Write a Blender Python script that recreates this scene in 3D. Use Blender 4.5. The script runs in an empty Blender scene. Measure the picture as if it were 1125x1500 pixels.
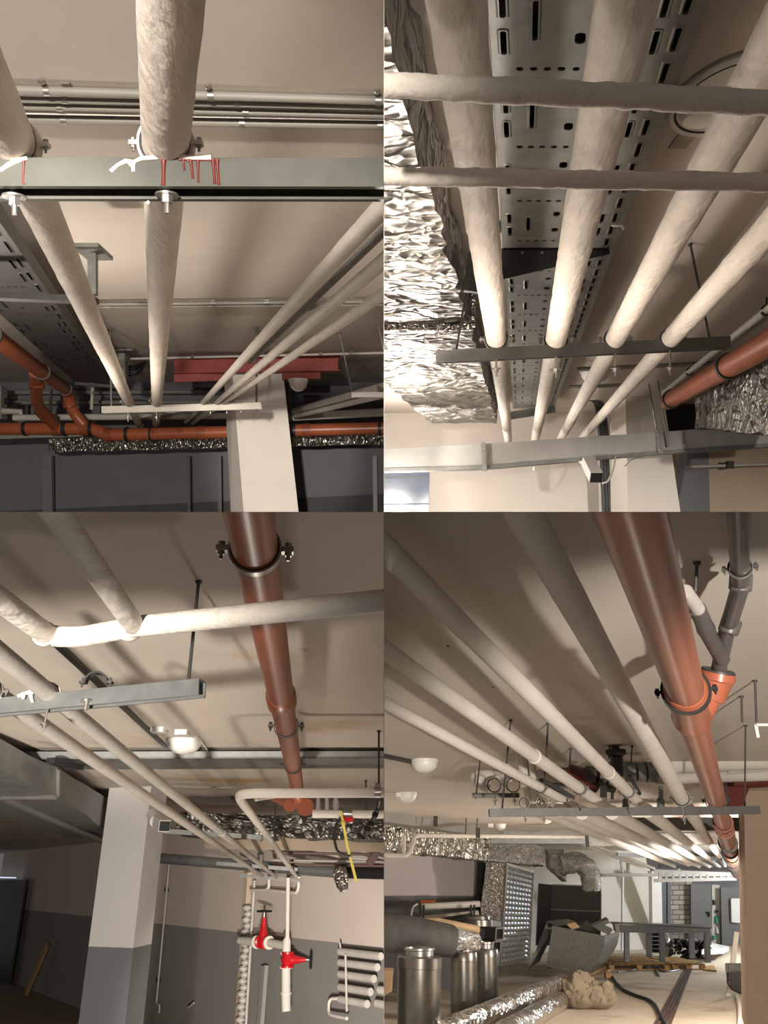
import bpy, bmesh, math, random
from mathutils import Vector, Matrix, noise
random.seed(7)
S = bpy.context.scene
COL = S.collection

# ------------------------------------------------------------------ camera
FPX = 1200.0
TH = math.atan2(540.0, FPX)
CT, ST = math.cos(TH), math.sin(TH)
CAM = Vector((0, 0, 2.2))
cd = bpy.data.cameras.new('camera')
cd.sensor_width = 36.0
cd.sensor_fit = 'AUTO'
cd.lens = 36.0 * FPX / 1500.0
cd.clip_start = 0.02
cam = bpy.data.objects.new('camera', cd)
COL.objects.link(cam)
cam.location = CAM
cam.rotation_euler = (math.pi / 2 + TH, 0, 0)
S.camera = cam
AX, AF, AU = Vector((1, 0, 0)), Vector((0, CT, ST)), Vector((0, -ST, CT))

# ------------------------------------------------------------------ view and light
S.view_settings.view_transform = 'Standard'
S.view_settings.look = 'None'
S.view_settings.gamma = 1.0
S.view_settings.use_curve_mapping = False
S.view_settings.exposure = 0.0
W = bpy.data.worlds.new('dim_basement_air')
S.world = W
W.use_nodes = True
W.node_tree.nodes['Background'].inputs[0].default_value = (1.0, 0.93, 0.86, 1)
W.node_tree.nodes['Background'].inputs[1].default_value = 0.12


def cw(x, u, f):
    """right, up, forward distances from the eye -> world"""
    return CAM + AX * x + AU * u + AF * f


def lamp(kind, name, loc, energy, color, size=0.1, target=None, cone=None, blend=0.6):
    l = bpy.data.lights.new(name, kind)
    l.energy = energy
    l.color = color
    if kind == 'AREA':
        l.size = size
    else:
        l.shadow_soft_size = size
    if kind == 'SPOT':
        l.spot_size = math.radians(cone or 90)
        l.spot_blend = blend
    o = bpy.data.objects.new(name, l)
    COL.objects.link(o)
    o.location = loc
    if target is not None:
        o.rotation_euler = (target - loc).to_track_quat('-Z', 'Y').to_euler()
    return o


WARM = (1.0, 0.91, 0.81)
NEUT = (1.0, 0.93, 0.86)
COOL = (0.86, 0.93, 1.0)
# unseen sources without lamp bodies: upper left, upper right, lower left, lower right bay
lamp('SPOT', 'unseen_spot_light', cw(-0.5, 0.42, -3.0), 3000, WARM, 0.10, cw(-2.9, 1.0, 9), 40, 0.4)
lamp('SPOT', 'unseen_spot_light', cw(-0.5, 0.40, -2.0), 3000, WARM, 0.10, cw(-1.5, 0.8, 11), 11, 0.6)  # added narrow spot that brightens the column face
lamp('POINT', 'unseen_point_light', cw(-2.9, 0.12, 5.6), 140, WARM, 0.12)  # added fill left of the frame, lifts the ceiling
lamp('POINT', 'unseen_point_light', cw(0.10, 0.05, 3.0), 40, WARM, 0.05)
lamp('POINT', 'unseen_point_light', cw(0.10, 0.12, 6.6), 80, NEUT, 0.08)  # added second point, brightens trunking and back wall
lamp('POINT', 'unseen_point_light', cw(0.22, 0.10, 8.7), 85, NEUT, 0.08)  # added fill behind the trunking for the white wall
lamp('POINT', 'unseen_point_light', Vector((-0.5, 5.0, 0.6)), 60, WARM, 0.15)  # added fill near the floor, below the frame, for ceiling and pipes
lamp('SPOT', 'unseen_spot_light', Vector((-0.4, -3.5, 1.2)), 2200, WARM, 0.10, Vector((-3.0, 9, 0.9)), 40, 0.6)
lamp('SPOT', 'unseen_spot_light', Vector((-0.3, 2.5, 0.8)), 2600, WARM, 0.06, Vector((-1.0, 9.6, 1.35)), 31, 0.8)  # added spot below the frame to brighten the valve wall
lamp('POINT', 'unseen_point_light', Vector((2.4, 7.0, 0.4)), 18, WARM, 0.15)  # added fill below the frame, lights the pipe undersides
lamp('POINT', 'unseen_point_light', Vector((6.5, 13.0, 0.3)), 45, WARM, 0.15)  # added deeper fill, also below the frame
lamp('SPOT', 'unseen_spot_light', Vector((1.4, -3.5, 0.9)), 3500, WARM, 0.08, Vector((3.8, 12, 2.3)), 46, 0.4)
lamp('POINT', 'unseen_point_light', cw(6.05, -6.05, 12.5), 680, NEUT, 0.15)  # added fill hidden behind the right column, brightens the floor
lamp('POINT', 'unseen_point_light', Vector((13.6, 27.0, 2.3)), 1300, COOL, 0.2)

# ------------------------------------------------------------------ pixel geometry
VH = 1290.0


def ray(u, v):
    return AX * ((u - 562.5) / FPX) + AF + AU * ((750 - v) / FPX)


def at(u, v, f):
    return CAM + ray(u, v) * f


def onz(u, v, z):
    d = ray(u, v)
    return CAM + d * ((z - CAM.z) / d.z)


def aty(u, v, y):
    d = ray(u, v)
    return CAM + d * (y / d.y)


def onpl(u, v, p, n):
    d = ray(u, v)
    return CAM + d * ((p - CAM).dot(n) / d.dot(n))


def ona(h, s):
    def g(u, v):
        f = h / ((750 - v) / FPX - s)
        return at(u, v, f)
    return g


def fa(v, h, s):
    return h / ((750 - v) / FPX - s)


K = 0.00022     # half angle of the thin tapering partition sheets
NX1 = (AX - AF * (-K)).normalized()


def planes(room):
    left = room in 'AC'
    top = room in 'AB'
    nx = (AX + AF * K) if left else (-AX + AF * K)      # keep dot <= 0
    nu = (-AU + AF * K) if top else (AU + AF * K)
    return [nx.normalized(), nu.normalized()]


CL = {r: planes(r) for r in 'ABCD'}

# ------------------------------------------------------------------ materials
MATS = {}


def lin(c):
    return tuple(((x / 255) / 12.92 if x / 255 <= 0.04045 else ((x / 255 + 0.055) / 1.055) ** 2.4) for x in c)


def mat(name, col, rough=0.6, metal=0.0, var=0.12, vs=6.0, bump=0.0, bs=40.0, bdist=0.01, emit=None, trans=0.0, two=None, spec=0.5, aniso=None, dirt=None):
    m = bpy.data.materials.new(name)
    m.use_nodes = True
    nt = m.node_tree
    N, L = nt.nodes, nt.links
    b = N['Principled BSDF']
    b.inputs['Roughness'].default_value = rough
    b.inputs['Metallic'].default_value = metal
    b.inputs['Specular IOR Level'].default_value = spec
    tc = N.new('ShaderNodeTexCoord')
    nz = N.new('ShaderNodeTexNoise')
    nz.inputs['Scale'].default_value = vs
    nz.inputs['Detail'].default_value = 4
    L.new(tc.outputs['Object'], nz.inputs['Vector'])
    mr = N.new('ShaderNodeMapRange')
    mr.inputs[1].default_value = 0.3
    mr.inputs[2].default_value = 0.7
    mr.inputs[3].default_value = 1 - var
    mr.inputs[4].default_value = 1 + var
    L.new(nz.outputs[0], mr.inputs[0])
    c = lin(col)
    src = None
    if two:      # (direction, threshold, colour below)
        dt = N.new('ShaderNodeVectorMath')
        dt.operation = 'DOT_PRODUCT'
        dt.inputs[1].default_value = two[0]
        L.new(tc.outputs['Object'], dt.inputs[0])
        gt = N.new('ShaderNodeMath')
        gt.operation = 'GREATER_THAN'
        gt.inputs[1].default_value = two[1]
        L.new(dt.outputs['Value'], gt.inputs[0])
        mx = N.new('ShaderNodeMix')
        mx.data_type = 'RGBA'
        mx.inputs[6].default_value = (*lin(two[2]), 1)
        mx.inputs[7].default_value = (*c, 1)
        L.new(gt.outputs[0], mx.inputs[0])
        src = mx.outputs[2]
    if dirt:     # (colour, scale, threshold)
        n2 = N.new('ShaderNodeTexNoise')
        n2.inputs['Scale'].default_value = dirt[1]
        n2.inputs['Detail'].default_value = 5
        L.new(tc.outputs['Object'], n2.inputs['Vector'])
        m2 = N.new('ShaderNodeMapRange')
        m2.inputs[1].default_value = dirt[2]
        m2.inputs[2].default_value = dirt[2] + 0.12
        L.new(n2.outputs[0], m2.inputs[0])
        mx = N.new('ShaderNodeMix')
        mx.data_type = 'RGBA'
        if src:
            L.new(src, mx.inputs[6])
        else:
            mx.inputs[6].default_value = (*c, 1)
        mx.inputs[7].default_value = (*lin(dirt[0]), 1)
        L.new(m2.outputs[0], mx.inputs[0])
        src = mx.outputs[2]
    hv = N.new('ShaderNodeVectorMath')
    hv.operation = 'SCALE'
    if src:
        L.new(src, hv.inputs[0])
    else:
        hv.inputs[0].default_value = c
    L.new(mr.outputs[0], hv.inputs['Scale'])
    L.new(hv.outputs[0], b.inputs['Base Color'])
    if bump > 0:
        n3 = N.new('ShaderNodeTexNoise')
        n3.inputs['Scale'].default_value = bs
        n3.inputs['Detail'].default_value = 6
        if aniso:
            mp = N.new('ShaderNodeMapping')
            mp.vector_type = 'TEXTURE'
            mp.inputs['Rotation'].default_value = (TH, 0, 0)
            mp.inputs['Scale'].default_value = aniso
            L.new(tc.outputs['Object'], mp.inputs[0])
            L.new(mp.outputs[0], n3.inputs['Vector'])
        else:
            L.new(tc.outputs['Object'], n3.inputs['Vector'])
        bp = N.new('ShaderNodeBump')
        bp.inputs['Strength'].default_value = bump
        bp.inputs['Distance'].default_value = bdist
        L.new(n3.outputs[0], bp.inputs['Height'])
        L.new(bp.outputs[0], b.inputs['Normal'])
    if emit:
        b.inputs['Emission Color'].default_value = (*lin(emit[0]), 1)
        b.inputs['Emission Strength'].default_value = emit[1]
    if trans:
        b.inputs['Transmission Weight'].default_value = trans
    MATS[name] = m
    return m


def foil(name, col, rough=0.22, sc=9.0, strength=0.9, stretch=(1, 1, 1)):
    m = mat(name, col, rough, 1.0, 0.1, 8)
    nt = m.node_tree
    N, L = nt.nodes, nt.links
    b = N['Principled BSDF']
    tc = N.new('ShaderNodeTexCoord')
    mp = N.new('ShaderNodeMapping')
    mp.inputs['Scale'].default_value = stretch
    L.new(tc.outputs['Object'], mp.inputs[0])
    nz = N.new('ShaderNodeTexNoise')
    nz.inputs['Scale'].default_value = sc * 0.6
    nz.inputs['Detail'].default_value = 3
    L.new(mp.outputs[0], nz.inputs['Vector'])
    ad = N.new('ShaderNodeVectorMath')
    ad.operation = 'MULTIPLY_ADD'
    ad.inputs[1].default_value = (0.25, 0.25, 0.25)
    L.new(nz.outputs['Color'], ad.inputs[0])
    L.new(mp.outputs[0], ad.inputs[2])
    vo = N.new('ShaderNodeTexVoronoi')
    vo.inputs['Scale'].default_value = sc
    vo.distance = 'EUCLIDEAN'
    L.new(ad.outputs[0], vo.inputs['Vector'])
    v2 = N.new('ShaderNodeTexVoronoi')
    v2.inputs['Scale'].default_value = sc * 2.7
    L.new(ad.outputs[0], v2.inputs['Vector'])
    sm = N.new('ShaderNodeMath')
    sm.operation = 'MULTIPLY_ADD'
    sm.inputs[1].default_value = 0.4
    L.new(v2.outputs['Distance'], sm.inputs[0])
    L.new(vo.outputs['Distance'], sm.inputs[2])
    bp = N.new('ShaderNodeBump')
    bp.inputs['Strength'].default_value = strength
    bp.inputs['Distance'].default_value = 0.6 / sc
    L.new(sm.outputs[0], bp.inputs['Height'])
    L.new(bp.outputs[0], b.inputs['Normal'])
    return m


M = MATS
mat('white_paint', (222, 215, 206), 0.65, spec=0.3, var=0.06, bump=0.35, bs=60, bdist=0.004)
mat('thick_white_paint', (222, 214, 204), 0.72, var=0.07, bump=0.65, bs=60, bdist=0.010, spec=0.25, aniso=(1, 4, 1))
mat('grey_paint', (192, 186, 177), 0.65, spec=0.3, var=0.08, bump=0.4, bs=50, bdist=0.004)
mat('ceiling_plaster', (200, 192, 182), 0.9, var=0.03, vs=2, bump=0.15, bs=120, bdist=0.002)
mat('brown_stained_plaster', (200, 190, 178), 0.9, var=0.03, vs=2, bump=0.15, bs=120, bdist=0.002, dirt=((176, 150, 112), 1.1, 0.6))
mat('galvanised', (150, 153, 152), 0.38, 0.75, var=0.12, vs=25)
mat('dull_galvanised', (128, 129, 125), 0.5, 0.55, var=0.15, vs=15)
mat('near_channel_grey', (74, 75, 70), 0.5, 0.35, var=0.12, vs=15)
mat('wrap_grey', (80, 78, 74), 0.7, var=0.2, vs=6, bump=0.4, bs=20, bdist=0.02)
mat('tray_grey', (66, 66, 64), 0.5, 0.45, var=0.2, vs=8)
mat('trunking_zinc', (176, 175, 170), 0.42, 0.3, var=0.06, vs=8)
mat('dark_steel', (84, 83, 80), 0.45, 0.6, var=0.12, vs=20)
mat('black_steel', (45, 44, 44), 0.45, 0.3)
mat('bolt_zinc', (165, 163, 158), 0.35, 0.85)
mat('rod_zinc', (120, 118, 112), 0.4, 0.7)
mat('orange_pvc', (158, 86, 56), 0.35, var=0.08, vs=4)
mat('red_brown_pvc', (168, 96, 72), 0.3, var=0.06, vs=4, dirt=((208, 170, 150), 6, 0.72))
mat('dark_orange_pvc', (134, 68, 42), 0.4)
mat('grey_pvc', (92, 88, 86), 0.4)
mat('pale_grey_pvc', (196, 190, 184), 0.45)
mat('clip_plastic', (200, 198, 192), 0.45)
mat('conduit_grey', (132, 129, 122), 0.55, var=0.04)
mat('black_rubber', (22, 22, 22), 0.6)
mat('red_primer', (148, 62, 56), 0.6, var=0.1, bump=0.2, bs=50, bdist=0.003)
mat('red_drip', (92, 38, 34), 0.4)
mat('red_valve', (200, 24, 34), 0.35)
mat('lamp_white', (232, 230, 224), 0.35, var=0.02)
mat('plastic_white', (225, 224, 220), 0.4, var=0.02)
mat('white_wall', (222, 216, 208), 0.85, var=0.03, vs=2, bump=0.1, bs=90, bdist=0.002)
mat('column_tan', (172, 152, 134), 0.9, var=0.04, vs=2)
mat('tan_wall', (196, 178, 156), 0.9, var=0.06, vs=2)
mat('grey_wall', (120, 120, 122), 0.85, var=0.05, vs=2)
mat('pale_wall', (205, 200, 188), 0.85, var=0.04, vs=2)
mat('concrete_floor', (150, 138, 122), 0.85, var=0.1, vs=2, bump=0.2, bs=60, bdist=0.003)
mat('concrete', (168, 156, 144), 0.9, var=0.06, vs=4, bump=0.2, bs=60, bdist=0.003)
mat('pale_floor', (196, 184, 164), 0.8, var=0.08, vs=1.5, dirt=((150, 138, 122), 0.6, 0.56))
mat('wood', (176, 140, 92), 0.75, var=0.18, vs=12)
mat('sack_cloth', (132, 120, 100), 0.9, var=0.12, vs=10, bump=0.3, bs=120, bdist=0.004)
mat('brick', (168, 150, 136), 0.9)
mat('door_grey', (112, 112, 112), 0.55, var=0.04)
mat('machine_grey', (122, 126, 132), 0.5, 0.2, var=0.05)
mat('cable_black', (30, 30, 32), 0.5)
mat('cable_blue', (60, 74, 96), 0.5)
mat('tape_yellow', (214, 196, 92), 0.6)
mat('green_plastic', (20, 140, 100), 0.4)
mat('window_blue', (120, 134, 158), 0.15, spec=0.8)
mat('lit_gap', (200, 214, 235), 0.5, emit=((205, 218, 240), 1.2))
mat('cardboard', (186, 158, 122), 0.85, var=0.08)
mat('rust_stripe', (78, 56, 50), 0.6)
foil('foil', (138, 136, 131), 0.42, 6.5, 0.8, (0.75, 1.2, 1.2))
foil('foil_roll_skin', (226, 224, 220), 0.26, 5.0, 0.5)
foil('fine_foil', (205, 203, 198), 0.24, 14.0, 1.0)
foil('rib_foil', (210, 208, 200), 0.24, 5.0, 1.0, (2.2, 0.8, 0.8))
mat('steel_sheet', (124, 122, 116), 0.32, 0.9, var=0.1, vs=6)


def brick_mat():
    m = M['brick']
    nt = m.node_tree
    N, L = nt.nodes, nt.links
    tc = N.new('ShaderNodeTexCoord')
    mp = N.new('ShaderNodeMapping')
    mp.inputs['Rotation'].default_value = (math.pi / 2, 0, 0)
    br = N.new('ShaderNodeTexBrick')
    br.inputs['Scale'].default_value = 1.0
    br.inputs['Brick Width'].default_value = 0.5
    br.inputs['Row Height'].default_value = 0.17
    br.inputs['Mortar Size'].default_value = 0.02
    br.inputs['Color1'].default_value = (*lin((186, 178, 166)), 1)
    br.inputs['Color2'].default_value = (*lin((150, 140, 130)), 1)
    br.inputs['Mortar'].default_value = (*lin((110, 104, 98)), 1)
    L.new(tc.outputs['Object'], mp.inputs[0])
    L.new(mp.outputs[0], br.inputs['Vector'])
    L.new(br.outputs['Color'], N['Principled BSDF'].inputs['Base Color'])


brick_mat()

# ------------------------------------------------------------------ mesh helpers
BM = bmesh.new


def clip(bm, room):
    if room is None:
        return
    for n in CL[room]:
        ds = [(v.co - CAM).dot(n) for v in bm.verts]
        if not ds or max(ds) <= 0:
            continue
        r = bmesh.ops.bisect_plane(bm, geom=bm.verts[:] + bm.edges[:] + bm.faces[:], dist=1e-6,
                                   plane_co=CAM, plane_no=n, clear_outer=True, clear_inner=False)
        ed = [e for e in r['geom_cut'] if isinstance(e, bmesh.types.BMEdge) and e.is_boundary]
        if ed:
            try:
                bmesh.ops.edgeloop_fill(bm, edges=ed)
            except Exception:
                pass


LOC = {}


def mkobj(name, bm, m, room, parent=None, smooth=False, origin=None):
    clip(bm, room)
    if not bm.verts:
        bm.free()
        return None
    if parent is not None:
        o0 = LOC[parent.name]
    elif origin is not None:
        o0 = origin
    else:
        lo = Vector((min(v.co[i] for v in bm.verts) for i in range(3)))
        hi = Vector((max(v.co[i] for v in bm.verts) for i in range(3)))
        o0 = Vector(((lo.x + hi.x) / 2, (lo.y + hi.y) / 2, lo.z))
    bmesh.ops.recalc_face_normals(bm, faces=bm.faces[:])
    for v in bm.verts:
        v.co -= o0
    me = bpy.data.meshes.new(name)
    if smooth:
        for f in bm.faces:
            f.smooth = True
        for e in bm.edges:
            if len(e.link_faces) == 2 and e.calc_face_angle(0) > 0.65:
                e.smooth = False
    bm.to_mesh(me)
    bm.free()
    me.materials.append(M[m] if isinstance(m, str) else m)
    o = bpy.data.objects.new(name, me)
    COL.objects.link(o)
    if parent is not None:
        o.parent = parent
    else:
        o.location = o0
    LOC[o.name] = o0.copy()
    return o


ROOM = {}


def tag(o, label, cat, group=None):
    if o is None:
        return None
    ROOM[o.name] = R
    o['label'] = label
    o['category'] = cat
    if group:
        o['group'] = group
    return o


def thing(name, label, cat, loc, group=None):
    o = bpy.data.objects.new(name, None)
    o.empty_display_size = 0.05
    COL.objects.link(o)
    o.location = loc
    LOC[o.name] = Vector(loc)
    return tag(o, label, cat, group)


SPLIT = {'paint_drip', 'white_paint_blob', 'paint_drop', 'pipe_clamp', 'push_fit_socket', 'side_pipe', 'flange', 'weld_bead', 'tape_band',
         'link_pipe', 'joint_bolt', 'bracket_rivet', 'duct_hanger', 'side_rail', 'window_bar', 'pipe_clip', 'valve_actuator', 'beam_flange'}


def islands(bm):
    bm.verts.index_update()
    seen = set()
    out = []
    for v in bm.verts:
        if v.index in seen:
            continue
        st, grp = [v], []
        seen.add(v.index)
        while st:
            x = st.pop()
            grp.append(x.index)
            for e in x.link_edges:
                y = e.other_vert(x)
                if y.index not in seen:
                    seen.add(y.index)
                    st.append(y)
        out.append(set(grp))
    return out


def part(name, bm, m, parent, room, smooth=True, label=None):
    if name in SPLIT:
        isl = islands(bm)
        if len(isl) > 1:
            res = None
            for g in isl:
                c = bm.copy()
                c.verts.index_update()
                bmesh.ops.delete(c, geom=[v for v in c.verts if v.index not in g], context='VERTS')
                res = mkobj(name, c, m, room, parent, smooth) or res
            bm.free()
            return res
    o = mkobj(name, bm, m, room, parent, smooth)
    if o is not None and label:
        o['label'] = label
    return o


def solo(name, bm, m, label, cat, room, group=None, smooth=True):
    return tag(mkobj(name, bm, m, room, None, smooth), label, cat, group)


def struct(name, bm, m, room, parent=None, origin=Vector((0, 0, 0))):
    o = mkobj(name, bm, m, room, parent, False, None if parent else origin)
    if o is not None and parent is None:
        o['kind'] = 'structure'
    return o


def prune(t):
    """drop an empty that ended up with no parts in its bay"""
    if t is not None and not t.children:
        bpy.data.objects.remove(t)
        return None
    return t


def frame(d):
    d = d.normalized()
    a = Vector((0, 0, 1)) if abs(d.z) < 0.9 else Vector((1, 0, 0))
    x = d.cross(a).normalized()
    return x, x.cross(d).normalized()


def resample(pts, step):
    out = [pts[0]]
    for a, b in zip(pts, pts[1:]):
        n = max(1, int((b - a).length / step))
        for i in range(1, n + 1):
            out.append(a.lerp(b, i / n))
    return out


def tube(bm, pts, r, n=16, lump=0.0, step=None, lscale=9.0, hollow=False):
    pts = [Vector(p) for p in pts]
    if step:
        if isinstance(r, (list, tuple)):
            r = r[0]
        pts = resample(pts, step)
    rs = r if isinstance(r, (list, tuple)) else [r] * len(pts)
    x, y = frame(pts[1] - pts[0])
    rings = []
    pd = (pts[1] - pts[0]).normalized()
    for i, p in enumerate(pts):
        if i == 0:
            d = pts[1] - pts[0]
        elif i == len(pts) - 1:
            d = pts[-1] - pts[-2]
        else:
            d = (pts[i + 1] - pts[i]).normalized() + (pts[i] - pts[i - 1]).normalized()
        d = d.normalized()
        q = pd.rotation_difference(d)
        x.rotate(q)
        y.rotate(q)
        pd = d
        ring = []
        for k in range(n):
            a = 2 * math.pi * k / n
            w = x * math.cos(a) + y * math.sin(a)
            rr = rs[i]
            if lump:
                rr *= 1 + lump * noise.noise((p + w * rs[i]) * lscale) + 0.5 * lump * noise.noise((p + w * rs[i]) * lscale * 3.1)
            ring.append(bm.verts.new(p + w * rr))
        rings.append(ring)
    for a, b in zip(rings, rings[1:]):
        for k in range(n):
            bm.faces.new((a[k], a[(k + 1) % n], b[(k + 1) % n], b[k]))
    if not hollow:
        bm.faces.new(rings[0][::-1])
        bm.faces.new(rings[-1])
    return bm


def ringband(bm, c, d, r0, r1, w, n=24, a0=0.0, a1=2 * math.pi, x=None, y=None):
    """flat hoop round axis d, inner radius r0, outer r1, width w"""
    d = d.normalized()
    if x is None:
        x, y = frame(d)
    full = abs(a1 - a0) > 6.28
    m = n if full else n + 1
    rings = []
    for k in range(m):
        a = a0 + (a1 - a0) * k / n
        e = x * math.cos(a) + y * math.sin(a)
        rings.append([bm.verts.new(c + e * r + d * s) for r, s in ((r0, -w / 2), (r1, -w / 2), (r1, w / 2), (r0, w / 2))])
    for k in range(m if full else m - 1):
        a, b = rings[k], rings[(k + 1) % m]
        for j in range(4):
            bm.faces.new((a[j], a[(j + 1) % 4], b[(j + 1) % 4], b[j]))
    if not full:
        bm.faces.new(rings[0])
        bm.faces.new(rings[-1][::-1])


def box(bm, c, ex, ey, ez):
    """centre and three half vectors"""
    v = [bm.verts.new(c + ex * sx + ey * sy + ez * sz) for sx in (-1, 1) for sy in (-1, 1) for sz in (-1, 1)]
    for f in ((0, 1, 3, 2), (4, 6, 7, 5), (0, 4, 5, 1), (2, 3, 7, 6), (0, 2, 6, 4), (1, 5, 7, 3)):
        bm.faces.new([v[i] for i in f])
    return v


def hexa(bm, q0, q1):
    """solid between two quads"""
    a = [bm.verts.new(p) for p in q0]
    b = [bm.verts.new(p) for p in q1]
    n = len(a)
    bm.faces.new(a[::-1])
    bm.faces.new(b)
    for i in range(n):
        bm.faces.new((a[i], a[(i + 1) % n], b[(i + 1) % n], b[i]))
    return a + b


def bar(bm, p0, p1, w, h, up):
    d = (p1 - p0)
    s = d.cross(up).normalized()
    u = s.cross(d).normalized()
    q = [(-w / 2, -h / 2), (w / 2, -h / 2), (w / 2, h / 2), (-w / 2, h / 2)]
    hexa(bm, [p0 + s * a + u * b for a, b in q], [p1 + s * a + u * b for a, b in q])


def slab(bm, quad, t):
    """quad thickened by vector t"""
    hexa(bm, quad, [p + t for p in quad])


def lathe(bm, prof, o, axis, n=24):
    """profile of (radius, distance along axis)"""
    axis = axis.normalized()
    x, y = frame(axis)
    rings = []
    for r, h in prof:
        if r < 1e-6:
            rings.append([bm.verts.new(o + axis * h)])
        else:
            rings.append([bm.verts.new(o + axis * h + (x * math.cos(2 * math.pi * k / n) + y * math.sin(2 * math.pi * k / n)) * r) for k in range(n)])
    for a, b in zip(rings, rings[1:]):
        for k in range(n):
            k2 = (k + 1) % n
            if len(a) == 1 and len(b) == 1:
                continue
            if len(a) == 1:
                bm.faces.new((a[0], b[k], b[k2]))
            elif len(b) == 1:
                bm.faces.new((a[k], a[k2], b[0]))
            else:
                bm.faces.new((a[k], a[k2], b[k2], b[k]))
    for rg in (rings[0], rings[-1]):
        if len(rg) > 2:
            bm.faces.new(rg)


def fillet(pts, rad, k=7):
    out = [pts[0]]
    for a, b, c in zip(pts, pts[1:], pts[2:]):
        d0, d1 = (a - b), (c - b)
        t = min(rad, d0.length * 0.48, d1.length * 0.48)
        p, q = b + d0.normalized() * t, b + d1.normalized() * t
        for i in range(k + 1):
            s = i / k
            out.append(p * (1 - s) ** 2 + b * 2 * s * (1 - s) + q * s * s)
    out.append(pts[-1])
    return out


def crinkle(bm, cuts, amp, sc, seed=0.0):
    bmesh.ops.subdivide_edges(bm, edges=bm.edges[:], cuts=cuts, use_grid_fill=True)
    bm.normal_update()
    off = Vector((seed, seed * 1.7, -seed))
    mv = []
    for v in bm.verts:
        k = noise.noise((v.co + off) * sc) + 0.5 * noise.noise((v.co + off) * sc * 2.3)
        mv.append(v.normal * k * amp)
    for v, d in zip(bm.verts, mv):
        v.co += d


def strip(bm, a, b, w, up, t):
    """flat strip lying against a surface whose outward side is up"""
    d = (b - a)
    s = d.cross(up).normalized() * w / 2
    n = up.normalized() * t
    hexa(bm, [a - s, a + s, b + s, b - s], [a - s + n, a + s + n, b + s + n, b - s + n])


# ------------------------------------------------------------------ shared fittings
Z = Vector((0, 0, 1))


def channel(bm, p0, p1, w, h, up):
    """slotted C channel, open underneath; p0/p1 run along its top centre line"""
    d = p1 - p0
    s = d.cross(up).normalized()
    u = s.cross(d).normalized()
    q = [(-.5, 0), (.5, 0), (.5, -1), (.33, -1), (.33, -.86), (.42, -.86), (.42, -.1), (-.42, -.1), (-.42, -.86), (-.33, -.86), (-.33, -1), (-.5, -1)]
    hexa(bm, [p0 + s * a * w + u * b * h for a, b in q], [p1 + s * a * w + u * b * h for a, b in q])


def strut(room, p0, p1, w, h, up, label, m='galvanised', extra=None, group=None, name='strut_channel'):
    t = thing(name, label, 'strut channel', (p0 + p1) / 2 - up * h, group)
    b = BM()
    channel(b, p0, p1, w, h, up)
    part('channel_profile', b, m, t, room, False)
    if extra:
        extra(t)
    return prune(t)


def clamp(room, c, d, r, up, label, drop=0.0, m='bolt_zinc', group=None, liner=True, bolts=True, w=None, painted=None):
    """split pipe clamp: hoop, liner, two ear bolts, hanging stud with nut and washer"""
    d = d.normalized()
    up = (up - d * up.dot(d)).normalized()
    s = d.cross(up).normalized()
    w = w or r * 0.42
    t = thing('pipe_clamp', label, 'pipe clamp', c - up * (r * 1.2), group)
    b = BM()
    ringband(b, c, d, r * 1.10, r * 1.2, w, 28, x=s, y=up)
    er = min(r * 0.26, 0.0095)
    eo = r * 1.18 + er
    es = er / 0.26
    for k in (-1, 1):
        box(b, c + s * k * eo + up * 0.07 * es, s * er * 1.1, d * w * 0.4, up * es * 0.06)
        box(b, c + s * k * eo - up * 0.07 * es, s * er * 1.1, d * w * 0.4, up * es * 0.06)
    hoop = part('clamp_hoop', b, painted or m, t, room) or t
    if liner:
        b = BM()
        ringband(b, c, d, r * 0.985, r * 1.12, w * 0.8, 28, x=s, y=up)
        part('rubber_liner', b, 'black_rubber', hoop, room)
    if bolts:
        for k in (-1, 1):
            b = BM()
            e = c + s * k * (eo + er * 0.2)
            tube(b, [e - up * es * 0.5, e + up * es * 0.3], es * 0.09, 8)
            tube(b, [e + up * es * 0.16, e + up * es * 0.34], es * 0.18, 6)
            tube(b, [e - up * es * 0.12, e - up * es * 0.28], es * 0.18, 6)
            part('ear_bolt', b, m, hoop, room)
    if drop > 0:
        b = BM()
        e = c - up * (r * 1.15)
        tube(b, [e, e - up * (drop + r * 0.8)], r * 0.11, 8)
        stud = part('stud', b, m, t, room) or t
        b = BM()
        e2 = e - up * drop
        tube(b, [e2, e2 - up * r * 0.08], r * 0.5, 16)
        tube(b, [e2 - up * r * 0.08, e2 - up * r * 0.38], r * 0.25, 6)
        part('nut_and_washer', b, m, stud, room)
    return prune(t)


def rod(room, a, b_, r, label, group=None, m='rod_zinc', anchor=True):
    t = thing('threaded_rod', label, 'threaded rod', b_, group)
    b = BM()
    tube(b, [a, b_], r, 8)
    sh = part('rod_shaft', b, m, t, room)
    if anchor:
        b = BM()
        d = (b_ - a).normalized()
        tube(b, [a, a + d * r * 1.6], r * 2.0, 10)
        part('ceiling_anchor', b, m, t, room)
    return prune(t)


def pipe(room, pts, r, m, label, name='heating_pipe', cat='pipe', group=None, n=20, lump=0.0, step=None, collars=(), cm=None, lscale=9.0):
    """collars: (position 0..1 on the first-last line, extra radius factor, length)"""
    t = thing(name, label, cat, (pts[0] + pts[-1]) / 2 - Z * r, group)
    b = BM()
    tube(b, pts, r, n, lump, step, lscale)
    part('pipe_body', b, m, t, room)
    for (f, k, l) in collars:
        a = pts[0].lerp(pts[-1], f)
        d = (pts[-1] - pts[0]).normalized()
        b = BM()
        tube(b, [a - d * l / 2, a - d * l * 0.3, a + d * l * 0.3, a + d * l / 2], [r * 1.01, r * k, r * k, r * 1.01], n)
        part('collar', b, cm or m, t, room)
    return prune(t)


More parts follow.
